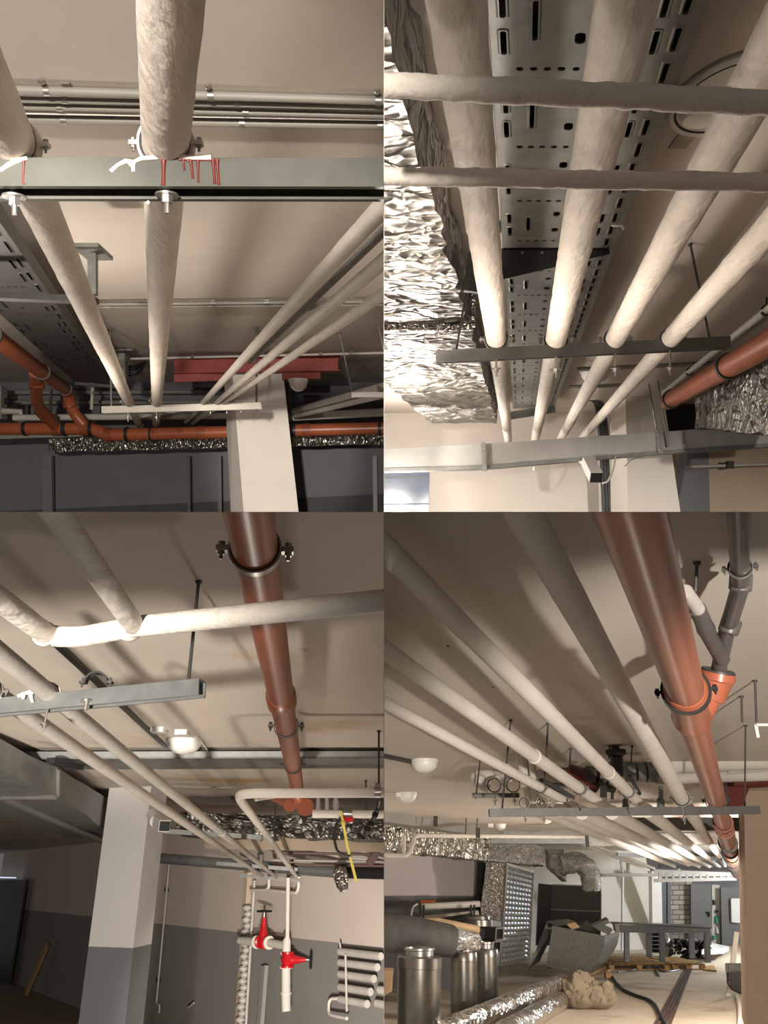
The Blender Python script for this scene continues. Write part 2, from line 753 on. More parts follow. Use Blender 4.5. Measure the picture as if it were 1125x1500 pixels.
def stretch(b, c, d, k):
    for v in b.verts:
        v.co += d * (v.co - c).dot(d) * (k - 1)


def dome(room, c, nrm, r, depth, label, group=None, ring=True):
    t = thing('ceiling_lamp', label, 'ceiling lamp', c, group)
    b = BM()
    lathe(b, [(0, 0), (r * 1.0, 0), (r * 1.02, depth * 0.16), (r * 0.97, depth * 0.28), (0, depth * 0.28)], c, nrm, 36)
    part('lamp_base', b, 'plastic_white', t, room)
    b = BM()
    pr = [(r * 0.93 * math.cos(a * math.pi / 16), depth * 0.28 + depth * 0.75 * math.sin(a * math.pi / 16)) for a in range(0, 8)] + [(0, depth * 1.03)]
    lathe(b, pr, c, nrm, 36)
    part('lamp_shade', b, 'lamp_white', t, room)
    return t


def holes_panel(bm, o, ex, ey, w, l, th, cells, nup):
    """thin sheet from rectangular cells (x0,x1,y0,y1,hole) where hole is None or (cx,cy,len_x,len_y,rim)"""
    def P(a, b, c=0.0):
        return o + ex * a + ey * b + nup * c
    for (x0, x1, y0, y1, hole) in cells:
        if hole is None:
            bm.faces.new([bm.verts.new(P(*q)) for q in ((x0, y0), (x1, y0), (x1, y1), (x0, y1))])
            continue
        cx, cy, hx, hy, rim = hole
        angs = sorted({round(math.atan2(yy - cy, xx - cx), 5) for xx in (x0, x1) for yy in (y0, y1)} |
                      {round(-math.pi + 2 * math.pi * k / 14 + 0.01, 5) for k in range(14)})
        outer, inner = [], []
        rr = min(hx, hy)
        for a in angs:
            dx, dy = math.cos(a), math.sin(a)
            t = min((x1 - cx) / dx if dx > 1e-9 else 1e9, (x0 - cx) / dx if dx < -1e-9 else 1e9,
                    (y1 - cy) / dy if dy > 1e-9 else 1e9, (y0 - cy) / dy if dy < -1e-9 else 1e9)
            outer.append(bm.verts.new(P(cx + dx * t, cy + dy * t)))
            qx = cx + dx * rr + (math.copysign(hx - rr, dx) if hx > rr else 0)
            qy = cy + dy * rr + (math.copysign(hy - rr, dy) if hy > rr else 0)
            inner.append((qx, qy))
        iv = [bm.verts.new(P(*q)) for q in inner]
        k = len(angs)
        for i in range(k):
            j = (i + 1) % k
            bm.faces.new((outer[i], outer[j], iv[j], iv[i]))
        up = [bm.verts.new(P(q[0], q[1], th)) for q in inner]
        for i in range(k):
            j = (i + 1) % k
            bm.faces.new((iv[i], iv[j], up[j], up[i]))
        if rim:
            def sc(q, s):
                return (cx + (q[0] - cx) * (1 + s / max(hx, 1e-6)), cy + (q[1] - cy) * (1 + s / max(hy, 1e-6)))
            r1 = [bm.verts.new(P(*q, -rim * 0.6)) for q in inner]
            r2 = [bm.verts.new(P(*sc(q, rim * 0.8), -rim * 0.6)) for q in inner]
            r3 = [bm.verts.new(P(*sc(q, rim * 1.6), 0)) for q in inner]
            for A, B_ in ((iv, r1), (r1, r2), (r2, r3)):
                for i in range(k):
                    j = (i + 1) % k
                    bm.faces.new((A[i], A[j], B_[j], B_[i]))


def tray_cells(w, l, period, y0=0.0):
    """perforation of a wide cable tray: edge slots, middle slots, round holes, cross bands, twin slot rows"""
    cells = []
    cols = [('e', 0.025, 0.115), ('m', 0.115, 0.33), ('c', 0.33, 0.56), ('p', 0.56, 0.76), ('s', 0.76, 0.865), ('t', 0.865, 0.96), ('x', 0.96, 1.0), ('x', 0.0, 0.025)]
    n = int(math.ceil(l / period))
    for k in range(n):
        b = y0 + k * period
        e = b + period
        bs = period * 0.2                       # cross band depth
        for (kind, f0, f1) in cols:
            x0, x1 = f0 * w, f1 * w
            if kind == 'x':
                cells.append((x0, x1, b, e, None))
            elif kind in 'mcp':
                q = {'m': 3, 'c': 3, 'p': 2}[kind]
                for i in range(q):              # band of short cross slots
                    a0 = x0 + (x1 - x0) * i / q
                    a1 = x0 + (x1 - x0) * (i + 1) / q
                    rd = 0.02 * w if (kind == 'c' and i == 1) else None
                    cells.append((a0, a1, b, b + bs, ((a0 + a1) / 2, b + bs / 2, rd or (a1 - a0) * 0.28, 0.02 * w, 0)))
                if kind == 'm':
                    cells.append((x0, x1, b + bs, e, ((x0 + x1) / 2 - 0.0 * w, b + bs + (period - bs) * 0.55, 0.014 * w, period * 0.17, 0.010 * w)))
                elif kind == 'c':
                    h = (period - bs) / 2
                    for i in range(2):
                        cells.append((x0, x1, b + bs + h * i, b + bs + h * (i + 1), ((x0 + x1) / 2, b + bs + h * (i + 0.5), 0.028 * w, 0.05 * w, 0)))
                else:
                    cells.append((x0, x1, b + bs, e, None))
            else:
                q = {'e': 3, 's': 3, 't': 3}[kind]
                for i in range(q):
                    a0 = b + period * i / q
                    a1 = b + period * (i + 1) / q
                    st = 0.5 if kind != 't' else 0.42
                    if kind == 'e' and i == 0 or kind == 's' and i == 0:
                        cells.append((x0, x1, a0, a1, None))
                        continue
                    cells.append((x0, x1, a0, a1, ((x0 + x1) / 2, a0 + (a1 - a0) * st, 0.016 * w, (a1 - a0) * 0.33, 0.010 * w)))
    return cells


def cable_tray(room, o, ex, ey, w, l, nup, period, side, m, label, period_off=0.0):
    t = thing('cable_tray', label, 'cable tray', o + ey * l / 2)
    b = BM()
    holes_panel(b, o, ex, ey, w, l, 0.004, tray_cells(w, l, period), nup)
    part('perforated_floor', b, m, t, room, False)
    b = BM()
    q = o + nup * side * 0.55
    slab(b, [q + ex * w * .02, q + ex * w * .98, q + ex * w * .98 + ey * l, q + ex * w * .02 + ey * l], nup * 0.02)
    part('hole_shade_sheet', b, 'cable_black', t, room, False)  # black sheet added so the tray holes read as dark shade
    for k in (0, 1):
        b = BM()
        c0 = o + ex * (w * k)
        hexa(b, [c0, c0 + ex * 0.003, c0 + ex * 0.003 + nup * side, c0 + nup * side],
             [p + ey * l for p in (c0, c0 + ex * 0.003, c0 + ex * 0.003 + nup * side, c0 + nup * side)])
        part('side_flange', b, m, t, room, False)
    return t
# ================================================================== partitions between the four bays
def wedge(name, along, side, f0, f1, lim0, lim1, m):
    """sheet that thickens slowly with distance; along = in-plane direction, side = thickness direction"""
    b = BM()
    q = []
    for f in (f0, f1):
        h = f * K * 0.98
        q.append([CAM + AF * f + along * lim0 - side * h, CAM + AF * f + along * lim1 - side * h,
                  CAM + AF * f + along * lim1 + side * h, CAM + AF * f + along * lim0 + side * h])
    hexa(b, q[0], q[1])
    return struct(name, b, m, None)


wedge('floor', AX, AU, 0.2, 15.6, -9.0, 9.0, 'concrete')        # added unseen sheet under the upper bays, blocks light between storeys
wedge('unseen_upper_partition', AU, AX, 2.0, 15.6, 0.0, 2.6, 'white_wall')  # added edge-on sheet, keeps light of the upper bays apart
b = BM()
hexa(b, [CAM + AF * 2.4 + Z * -3 - AX * .0005, CAM + AF * 2.4 + AX * .0005 + Z * -3, CAM + AF * 2.4 + AX * .0005 - AU * .002, CAM + AF * 2.4 - AX * .0005 - AU * .002],
     [CAM + AF * 44 + Z * -21 - AX * .009, CAM + AF * 44 + Z * -21 + AX * .009, CAM + AF * 44 + AX * .009 - AU * .02, CAM + AF * 44 - AX * .009 - AU * .02])
struct('unseen_lower_partition', b, 'white_wall', None)  # added edge-on sheet between the lower bays, stops stray light

# ================================================================== UPPER LEFT BAY
R = 'A'
SA = 0.05
UA = (AU - AF * 0.05).normalized()
DA = (AF + AU * 0.05).normalized()


def pa(h):
    return ona(h, SA)


CA = pa(1.58)          # ceiling
PA = pa(0.75)          # pipe axes
b = BM()
slab(b, [cw(-9, 1.58 + .05 * 1.2, 1.2), cw(0, 1.58 + .05 * 1.2, 1.2), cw(0, 1.58 + .05 * 15, 15), cw(-9, 1.58 + .05 * 15, 15)], AU * 0.2)
struct('ceiling', b, 'ceiling_plaster', R)
# far wall, two paints
FW = 14.6
mat('two_tone_wall', (112, 113, 118), 0.85, var=0.04, vs=1.5, two=(tuple(AU + AX * -0.045), CAM.dot(AU) + 0.32, (78, 78, 80)))
b = BM()
slab(b, [cw(-9, 0, FW), cw(0, 0, FW), cw(0, 2.5, FW), cw(-9, 2.5, FW)], AF * 0.2)
struct('wall_back', b, 'two_tone_wall', R)

# main white pipes
for (p, q, r, lab) in (
        ((-115, -84), (203.5, 622), 0.052, 'thick white painted heating pipe at far left over the dark cable tray'),
        ((252, -60), (228.5, 622), 0.0535, 'thick white painted pipe running straight away, lumpy paint, drips on channel below')):
    a, c = PA(*p), PA(*q)
    pipe(R, [a, c], r, 'thick_white_paint', lab, n=28, lump=0.035, step=0.06, group=None)
# three thinner pipes converging from the right
for (p, q, r, lab) in (
        ((640, 216), (272, 618), 0.030, 'grey white thin pipe, uppermost of three sloping in from the right'),
        ((650, 307), (282, 620), 0.028, 'grey white thin pipe, middle of three sloping in from the right'),
        ((650, 371), (297, 611), 0.026, 'grey white thin pipe, lowest of three sloping in from the right')):
    pipe(R, [PA(*p), PA(*q)], r, 'grey_paint', lab, n=18, lump=0.05, step=0.05)
pipe(R, [pa(0.8)(640, 262), pa(0.8)(366, 530)], 0.017, 'dull_galvanised', 'thin dark bare pipe tucked beside the uppermost sloping pipe', n=12)
b = BM()
tube(b, fillet([pa(0.9)(440, 447), pa(0.84)(452, 453), pa(0.84)(462, 447), pa(1.2)(475, 440)], 0.1), 0.014, 10)
solo('cable_loop', b, 'conduit_grey', 'pale cable loop curling under the sloping pipes near ceiling', 'cable', R)


# near channel with the red drips
def uv_u(v, f):
    return (750 - v) / FPX * f


F1 = 1.84
hs = 0.066
p0 = cw((-40 - 562.5) / FPX * F1, uv_u(231.5, F1), F1 + 0.04)
p1 = cw(0.05, uv_u(232.5, F1), F1 + 0.04)


def drips(t):
    fr = F1 - 0.0012
    b = BM()
    for (u0, v0, u1, v1, w) in ((35, 233, 34, 270, 4.5), (240, 232, 239.5, 272, 8), (269, 233, 270, 250, 4), (279, 233, 283, 262, 5.5), (290, 235, 291, 268, 5), (312, 234, 315, 270, 6), (318, 234, 321, 272, 6), (274, 236, 283, 235, 3), (262, 233, 322, 235, 4.5), (34, 268, 37, 271, 4)):
        a, c = at(u0, v0, fr), at(u1, v1, fr)
        k = w / FPX * fr / 2
        tube(b, [a, a.lerp(c, .3), a.lerp(c, .8), c], [k * 1.15, k * .8, k * .75, k], 10)
    for (u, v) in ((347, 234.5), (404, 257), (47, 262)):
        lathe(b, [(0, 0), (0.0022, 0.0006), (0, .0012)], at(u, v, fr), -AF, 8)
    part('paint_drip', b, 'red_drip', t, R)
    b = BM()
    for pts in ([(162, 251), (172, 242), (184, 236), (196, 237), (207, 232), (238, 230)], [(186, 236), (192, 242), (198, 238)], [(195, 240), (195, 252)],
                [(0, 250), (8, 244), (22, 236), (40, 231)], [(262, 229), (285, 231), (310, 230)]):
        tube(b, [at(u, v, fr - 0.002) for u, v in pts], [0.0035 + 0.003 * random.random() for _ in pts], 8)
    part('white_paint_blob', b, 'thick_white_paint', t, R)
    b = BM()
    for (u, v) in ((16, 296), (217, 296)):
        lathe(b, [(0, -.004), (.003, -.002), (.004, 0.001), (.003, .004), (0, .006)], at(u, v, fr), -AU, 10)
    part('paint_drop', b, 'thick_white_paint', t, R)


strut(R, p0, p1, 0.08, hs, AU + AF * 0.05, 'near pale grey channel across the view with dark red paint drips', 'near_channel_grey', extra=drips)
# clamps on the near channel
for (v, u, lab, pt) in ((210, 243.5, 'near clamp under the straight white pipe, paint covered hoop', 'thick_white_paint'), (213, 19, 'near clamp on far left white pipe, thick with old paint', 'thick_white_paint')):
    c = PA(u, v)
    clamp(R, c, DA, 0.054, UA, lab, drop=0.052, w=0.026, painted=pt)

# far channel
F2 = 9.0
a, c = at(150, 595.5, F2), at(383, 589.5, F2)
strut(R, a, c, 0.07, 0.075, UA, 'far white channel carrying five pipes in front of the column', 'grey_paint')
for i, (u, v, r, lab) in enumerate(((187, 588, 0.056, 'small far clamp at the leftmost pipe on the white channel'), (229, 587, 0.056, 'small far clamp at the second pipe on the white channel'),
                                    (308, 584, 0.033, 'small far clamp on the channel, left of the column edge'), (332, 584, 0.031, 'small far clamp at the column edge on white channel'),
                                    (353, 583, 0.029, 'small far clamp on channel in front of pale column face'))):
    clamp(R, at(u, v, F2), DA, r, UA, lab, drop=0.11, liner=False)
rod(R, at(375, 480, 8.98), at(376, 603, 8.98), 0.012, 'hanger rod dropping to the right end of far white channel')
rod(R, at(161, 483, 8.98), at(163, 600, 8.98), 0.012, 'hanger rod at the left end of far white channel')

# pipes bundle on ceiling
BL = ((131, 147.5, 13), (145, 158, 8.5), (155.5, 169.5, 9), (174.5, 184, 11.5))
NM = ('topmost and thickest', 'second', 'third', 'lowest')
clips = ((69, 309, 554), (95, 347), (88, 360), (94, 355, 557))
for i, (va, vb, w) in enumerate(BL):
    h = 1.58 - 0.02

    def Q(u):
        v = va + (vb - va) * u / 562.5
        f = h / ((750 - v) / FPX - SA)
        return at(u, v, f)
    r = w / FPX * (Q(280) - CAM).dot(AF) / 2
    t = thing('conduit_pipe', NM[i] + ' grey conduit of the ceiling bundle behind the near channel', 'conduit', Q(280), None)
    b = BM()
    tube(b, [Q(-60), Q(300), Q(600)], r, 14)
    ct = part('conduit_tube', b, 'conduit_grey', t, R)
    for u in clips[i]:
        b = BM()
        d = (Q(u + 5) - Q(u)).normalized()
        ringband(b, Q(u), d, r * 1.0, r * 1.16, 0.024, 16)
        if i in (0, 3):
            box(b, Q(u) + (Q(u) - CAM).normalized().cross(d).cross(d) * 0, d * 0.006, AF * 0.004, AU * r * 1.1)
        pcl = part('pipe_clip', b, 'bolt_zinc', t, R) or t
        if i == 0:
            b = BM()
            e = Q(u - 1) - AF * 0.05 + AU * 0.02
            lathe(b, [(0, 0), (.013, 0), (.014, .012), (.006, .02), (0, .022)], e, -AU, 12)
            part('clip_screw', b, 'bolt_zinc', pcl, R)
for (va, vb, w, lab) in ((164.5, 175.5, 3, 'thin white cable running between the lower ceiling conduits'),):
    b = BM()
    h = 1.555
    tube(b, [at(-60, va - 1, fa(va - 1, h, SA)), at(280, (va + vb) / 2, fa((va + vb) / 2, h, SA)), at(600, vb, fa(vb, h, SA))], 0.006, 8)
    solo('cable', b, 'plastic_white', lab, 'cable', R)
for (u, v) in ((98, 123),):
    b = BM()
    c = CA(u, v) - AU * 0.004
    box(b, c, AX * 0.018, AF * 0.02, AU * 0.006)
    solo('bare_patch', b, 'brick', 'small chipped dark patch in ceiling above the conduits', 'ceiling chip', R)


# single conduits further away
def cond(u0, v0, u1, v1, h, w, lab, cl=(), m='conduit_grey', name='conduit_pipe'):
    def Q(u):
        v = v0 + (v1 - v0) * (u - u0) / (u1 - u0)
        return at(u, v, fa(v, h, SA))
    r = w / FPX * (Q((u0 + u1) / 2) - CAM).dot(AF) / 2
    t = thing(name, lab, 'conduit', Q((u0 + u1) / 2))
    b = BM()
    tube(b, [Q(u0), Q(u1)], r, 12)
    part('conduit_tube', b, m, t, R)
    for u in cl:
        b = BM()
        d = (Q(u + 3) - Q(u)).normalized()
        ringband(b, Q(u), d, r * 1.0, r * 1.25, 0.05, 14)
        box(b, Q(u) + AU * r * 1.2, d * 0.02, AF * 0.015, AU * r * 0.5)
        part('pipe_clip', b, 'bolt_zinc', t, R)
    return prune(t)


cond(132, 446, 600, 441, 1.53, 5, 'grey conduit across the ceiling, upper of a close pair', (312, 391))
cond(128, 450, 600, 446, 1.52, 3.5, 'slim grey conduit just below its close upper twin', (158, 310))
cond(175, 526, 600, 516, 1.5, 3.5, 'thin far conduit crossing in front of the red beam', (282, 470, 515), m='pale_grey_pvc')

# column with red steel head
b = BM()
FC = 11.2
q0 = [at(340, 540, FC), at(414, 540, FC), at(437.5, 752, FC), at(357, 752, FC)]
hexa(b, q0, [p + AF * 0.55 + AX * -0.10 for p in q0])
b2 = BM()
ql = [at(328, 545, FC + .5), at(340, 540, FC), at(357, 752, FC), at(338, 752, FC + .5)]
hexa(b, ql, [p + AX * 0.3 + AF * 0.02 for p in ql])
o = struct('column', b, 'white_wall', R)
t = thing('steel_column_head', 'dark red primed steel beam clamped round the top of column', 'steel beam', at(376, 540, 11))
b = BM()
slab(b, [at(255, 522, 11.0), at(495, 520, 11.0), at(495, 541, 11.0), at(255, 545, 11.0)], AF * 0.02)
part('beam_web', b, 'red_primer', t, R, False)
b = BM()
for (va, vb) in ((545, 541), (522, 520)):
    slab(b, [at(253, va, 10.9), at(498, vb, 10.9), at(498, vb + 1.5, 10.9), at(253, va + 1.5, 10.9)], AF * 0.14)
part('beam_flange', b, 'red_primer', t, R, False)
b = BM()
slab(b, [at(255, 548, 10.95), at(333, 547, 11.05), at(333, 557, 11.05), at(255, 560, 10.95)], AF * 0.04)
part('lower_plate', b, 'red_primer', t, R, False)
b = BM()
slab(b, [at(413, 543, 11.05), at(469, 543, 11.05), at(469, 555, 11.05), at(413, 556, 11.05)], AF * 0.04)
part('lower_plate', b, 'red_primer', t, R, False)

# perforated tray at the left
ht = 1.24
ha = pa(ht)
L0, L1 = ha(-231, 250), ha(110, 560)
R0 = ha(55, 250)
fy = (L1 - L0)
wv = (ha(165, 525) - L1)
ex = AX
f0 = (L0 - CAM).dot(AF)
f1 = (L1 - CAM).dot(AF)
xl = -0.92 * ht * 1.0
o = cw(((-231 - 562.5) / FPX) * f0, ht + SA * f0, f0)
wA = 0.62
ey = (L1 - L0).normalized()
wdt = (R0 - L0).dot(AX)
tA = cable_tray(R, L0, AX, ey, wdt * 0.62, (L1 - L0).length, UA, 1.05, 0.10, 'tray_grey', 'wide dark perforated cable tray at left, under the ceiling')
# its hangers
for (u0, v0, u1, v1, f, lab) in ((136, 372, 136, 432, 4.9, 'slotted galvanised tray hanger with ceiling plate, nearer of two'), (180, 518, 181, 560, 10.6, 'small far tray hanger with ceiling plate beside dark cables')):
    t = thing('tray_hanger', lab, 'bracket', at(u1, v1, f))
    b = BM()
    bar(b, at(u0, v0, f), at(u1, v1, f), 12 / FPX * f, 10 / FPX * f, AF)
    part('hanger_post', b, 'dull_galvanised', t, R, False)
    b = BM()
    w = 19 / FPX * f
    box(b, at(u0, v0 - 3, f) + AU * 0.0, AX * w, AF * 0.13, AU * 0.012)
    part('ceiling_plate', b, 'dull_galvanised', t, R, False)
    b = BM()
    bar(b, at(u1 + 5, v1 + 8, f), at(u1 - 150 * 4.9 / f, v1 + 2, f), 0.10, 0.035, UA)
    part('cantilever_arm', b, 'dark_steel', t, R, False)
for k, (dv, m_) in enumerate(((0, 'cable_black'), (3, 'cable_black'), (6, 'cable_blue'), (9, 'cable_black'))):
    b = BM()
    tube(b, fillet([at(176, 538 + dv, 11), at(196, 537 + dv * 1.6, 11), at(207, 533 + dv, 11.2), at(214, 530, 12)], .2), 0.016, 8)
    solo('cable', b, m_, ('topmost black cable', 'second black cable', 'blue cable', 'lowest black cable')[k] + ' sagging from the end of dark tray', 'cable', R)

# orange drain pipes
OA = [at(-40, 470, 6.4), at(105, 577, 12.2)]
t = thing('drain_pipe', 'orange plastic drain pipe sloping down from the left edge', 'drain pipe', at(60, 560, 9))
b = BM()
tube(b, fillet([OA[0], OA[0].lerp(OA[1], .8), at(100, 571, 11.9), at(104, 600, 12.1), at(126, 626, 12.2)], .3), 0.083, 20)
part('pipe_body', b, 'orange_pvc', t, R)
dO = (OA[1] - OA[0]).normalized()
for (u, v, f) in ((2, 494, 7.0), (55, 539, 9.6), (93, 568, 11.5)):
    b = BM()
    s = ((u + 40) / 145)
    ringband(b, OA[0].lerp(OA[1], (f - 6.4) / 5.8), dO, 0.082, 0.096, 0.05, 22)
    part('pipe_clamp', b, 'black_steel', t, R)
b = BM()
tube(b, fillet([at(52, 545, 10.0), at(54, 590, 11.2), at(62, 603, 11.6), at(82, 626, 12.2)], .5), 0.078, 18)
part('branch_pipe', b, 'orange_pvc', t, R)
for (u, v, f, d) in ((54, 560, 10.4, AU), (102, 590, 12.05, AU), (66, 608, 11.8, AX - AU)):
    b = BM()
    ringband(b, at(u, v, f), d, 0.075, 0.094, 0.16, 20)
    part('socket', b, 'dark_orange_pvc', t, R)
t = thing('drain_pipe', 'long horizontal orange drain pipe crossing low behind the column', 'drain pipe', at(200, 634, 12.2))
b = BM()
tube(b, fillet([at(-60, 628, 12.2), at(134, 628, 12.2), at(160, 637, 12.2), at(330, 633, 12.2), at(640, 625, 12.2)], .18), 0.092, 20)
part('pipe_body', b, 'orange_pvc', t, R)
for (u, v, w, rr) in ((37, 628, .05, .104), (83, 628, .1, .105), (95, 628, .06, .11), (128, 628, .18, .108), (134, 629, .05, .118), (159, 637, .1, .108), (186, 636, .05, .107), (221, 635.5, .03, .1), (295, 634, .12, .105), (431, 630.5, .05, .108), (449, 630, .12, .104), (556, 627.5, .05, .108)):
    b = BM()
    ringband(b, at(u, v, 12.2), AX, 0.088, rr, w, 22)
    part('pipe_socket', b, 'dark_orange_pvc' if w > .09 else 'black_steel', t, R)

# foil duct behind
b = BM()
for (u0, u1) in ((72, 570),):
    hexa(b, [at(u0, 640, 12.9), at(u1, 632, 12.9), at(u1, 650, 12.9), at(u0, 662, 12.9)], [at(u0, 640, 13.6), at(u1, 632, 13.6), at(u1, 649, 13.6), at(u0, 660, 13.6)])
crinkle(b, 24, 0.03, 6)
solo('foil_duct', b, 'rib_foil', 'far crinkled foil wrapped duct just under the long orange pipe', 'duct', R)
# pale pipes above it
pipe(R, [at(400, 612, 12.6), at(620, 601, 12.6)], 0.065, 'grey_paint', 'pale far horizontal pipe right of the column above orange pipe')
pipe(R, [at(20, 612, 12.7), at(334, 609, 12.7)], 0.05, 'grey_paint', 'pale far horizontal pipe left of column behind the channel')
b = BM()
bar(b, at(-40, 642, 12.4), at(142, 636, 12.4), 0.2, 0.06, UA)
solo('pale_trunking', b, 'conduit_grey', 'pale flat trunking at far left directly below the orange pipe', 'trunking', R, smooth=False)
b = BM()
for v in (575, 590):
    tube(b, [at(0, v, 14.2), at(330, v - 1, 14.2)], 0.035, 8)
    solo('far_conduit', b, 'conduit_grey', ('upper' if v < 580 else 'lower') + ' dim conduit on the far wall behind the left pipes', 'conduit', R)
    b = BM()
b.free()

# little hanging channel at the right with its own pipes
a, c = at(515, 575, 8.6), at(640, 574, 8.6)
strut(R, a, c, 0.07, 0.05, UA, 'short white channel hanging at the right edge', 'plastic_white')
for (p, q, r, lab) in (((640, 545), (430, 602), 0.045, 'pale sloping pipe at right, upper of two over short channel'), ((640, 560), (432, 610), 0.035, 'pale sloping pipe at right, lower of two over short channel')):
    pipe(R, [at(p[0], p[1], 7.6), at(q[0], q[1], 12.3)], r, 'grey_paint', lab)
rod(R, at(497, 487, 8.6), at(516, 577, 8.6), 0.008, 'hanger rod at the left end of short right channel')
rod(R, at(554, 475, 8.6), at(562, 512, 8.6), 0.008, 'hanger rod at the right picture edge above short channel')
rod(R, at(424, 560, 12.0), at(427, 608, 12.3), 0.012, 'short far rod just right of the column')
dome(R, at(437, 555, 10.6), -UA, 0.125, 0.16, 'small white dome lamp just right of the column head')
dome(R, at(253, 602, 13.4), -UA, 0.12, 0.13, 'tiny far dome lamp under the white channel')
# far posts and left corner kit
for (u, w, lab) in ((277, 4, 'slim dark post on the far wall left of the column'), (322, 5, 'dark post on far wall hugging the column'), (549, 6, 'dark post on far wall at the right edge'), (70, 14, 'grey post on far wall at the left')):
    b = BM()
    bar(b, at(u, 668, 14.3), at(u + 1, 752, 14.3), w / FPX * 14.3, 0.1, AF)
    solo('wall_post', b, 'dark_steel' if w < 10 else 'grey_wall', lab, 'post', R, smooth=False)
t = thing('wall_box', 'pale equipment box with dark fittings at far left below pipes', 'equipment box', at(-2, 610, 12.9))
b = BM()
box(b, at(-4, 590, 12.9), AX * .11, AF * .1, AU * .26)
part('box_body', b, 'conduit_grey', t, R, False)
b = BM()
tube(b, [at(4, 602, 12.8), at(30, 603, 12.8), at(34, 612, 12.8)], 0.05, 10)
part('box_outlet', b, 'grey_paint', t, R)
b = BM()
tube(b, [at(39, 594, 12.8), at(39, 612, 12.8)], 0.06, 10)
tube(b, [at(8, 588, 12.8), at(16, 588, 12.8)], 0.05, 10)
part('valve_actuator', b, 'black_rubber', t, R)
for (u, v0, v1, lab) in ((75, 570, 618, 'thin upright pipe at far left between the orange branches'), (136, 560, 600, 'thin upright rod left of the far channel end')):
    pipe(R, [at(u, v0, 12.8), at(u - 2, v1, 12.8)], 0.025, 'grey_paint', lab, name='riser_pipe')
# ================================================================== UPPER RIGHT BAY
R = 'B'
SB = 0.015
UB = (AU - AF * SB).normalized()
DB = (AF + AU * SB).normalized()


def pb(h):
    return ona(h, SB)


HB = 1.12
CB = pb(HB)
PB = pb(0.70)
b = BM()
slab(b, [cw(0, HB + SB, 0.9), cw(6, HB + SB, 0.9), cw(6, HB + SB * 11, 11), cw(0, HB + SB * 11, 11)], AU * 0.2)
struct('ceiling', b, 'ceiling_plaster', R)
FB = 10.6
b = BM()
slab(b, [cw(0, 0, FB), at(893, 750, FB), at(893, 590, FB), cw(0, 1.4, FB)], AF * 0.2)
struct('wall_back', b, 'white_wall', R)
b = BM()
slab(b, [at(880, 752, 11.4), at(1300, 752, 11.4), at(1300, 560, 11.4), at(880, 560, 11.4)], AF * 0.2)
struct('wall_back', b, 'tan_wall', R)
# pillar and the grey strip of shade beside it
b = BM()
FP = 8.9
q = [at(921, 585, FP), at(969, 560, FP), at(997, 752, FP), at(921, 752, FP)]
q = [at(916, 560, FP), at(969, 560, FP), at(997, 752, FP), at(920, 752, FP)]
hexa(b, q, [p + AF * 1.2 for p in q])
struct('column', b, 'white_wall', R)
b = BM()
q = [at(1022, 600, 11.0), at(1036, 600, 11.0), at(1040, 752, 11.0), at(990, 752, 11.0)]
hexa(b, q, [p + AF * .3 for p in q])
struct('shade_strip', b, 'grey_wall', R)  # grey slab stands in for a strip of shade by the pillar

# big foil duct on the left
xr = -0.29 * 0.87 + (760 - 562.5) / FPX      # placeholder, refined below


def along(u0, v0, h, fs):
    """point on the line through the pixel, parallel to the bay, at forward distance fs and height h"""
    f = fa(v0, h, SB)
    p = at(u0, v0, f)
    x0 = (p - CAM).dot(AX)
    dx = (760 - 562.5) / FPX
    return cw(x0 + dx * (fs - f), h + SB * fs, fs)


hb_ = 0.87
ht_ = 1.10
t = thing('foil_duct', 'large box duct wrapped in crinkled silver foil along the left', 'duct', along(640, 310, hb_, 3))


def dsec(f, g=0.0):
    a = along(640, 310, hb_, f) - AU * g + AX * g
    c = along(667, 320, ht_, f)
    c = cw((a - CAM).dot(AX), ht_ + SB * f, f)
    w = 0.75
    return [a - AX * w, a, c, c - AX * w]


fj = 4.05
for k, (f0, f1) in enumerate(((0.9, fj), (fj + 0.03, 9.3))):
    b = BM()
    n = 44
    prev = None
    secs = []
    for i in range(n + 1):
        f = f0 + (f1 - f0) * i / n
        s = dsec(f)
        ring = []
        cnt = (12, 6, 12, 6)
        for j in range(4):
            for m_ in range(cnt[j]):
                p = s[j].lerp(s[(j + 1) % 4], m_ / cnt[j])
                nn = Vector((noise.noise(p * 7), noise.noise(p * 7 + Vector((9, 3, 1))), noise.noise(p * 7 + Vector((2, 8, 5)))))
                n2 = Vector((noise.noise(p * 16), noise.noise(p * 16 + Vector((9, 3, 1))), noise.noise(p * 16 + Vector((2, 8, 5)))))
                ring.append(b.verts.new(p + nn * 0.028 + n2 * 0.012))
        secs.append(ring)
    for a, c in zip(secs, secs[1:]):
        q = len(a)
        for j in range(q):
            b.faces.new((a[j], a[(j + 1) % q], c[(j + 1) % q], c[j]))
    b.faces.new(secs[0])
    b.faces.new(secs[-1])
    part('foil_wrap', b, 'foil', t, R)
b = BM()
s = dsec(fj + 0.01, 0.012)
for i in range(3):
    pts = [s[i].lerp(s[i + 1], k / 10) + Vector((0, 0, 0.012 * noise.noise(Vector((k, i, 3))))) for k in range(11)] if i < 3 else []
    if i != 2:
        tube(b, pts, 0.022, 8)
part('flange_seam', b, 'fine_foil', t, R)

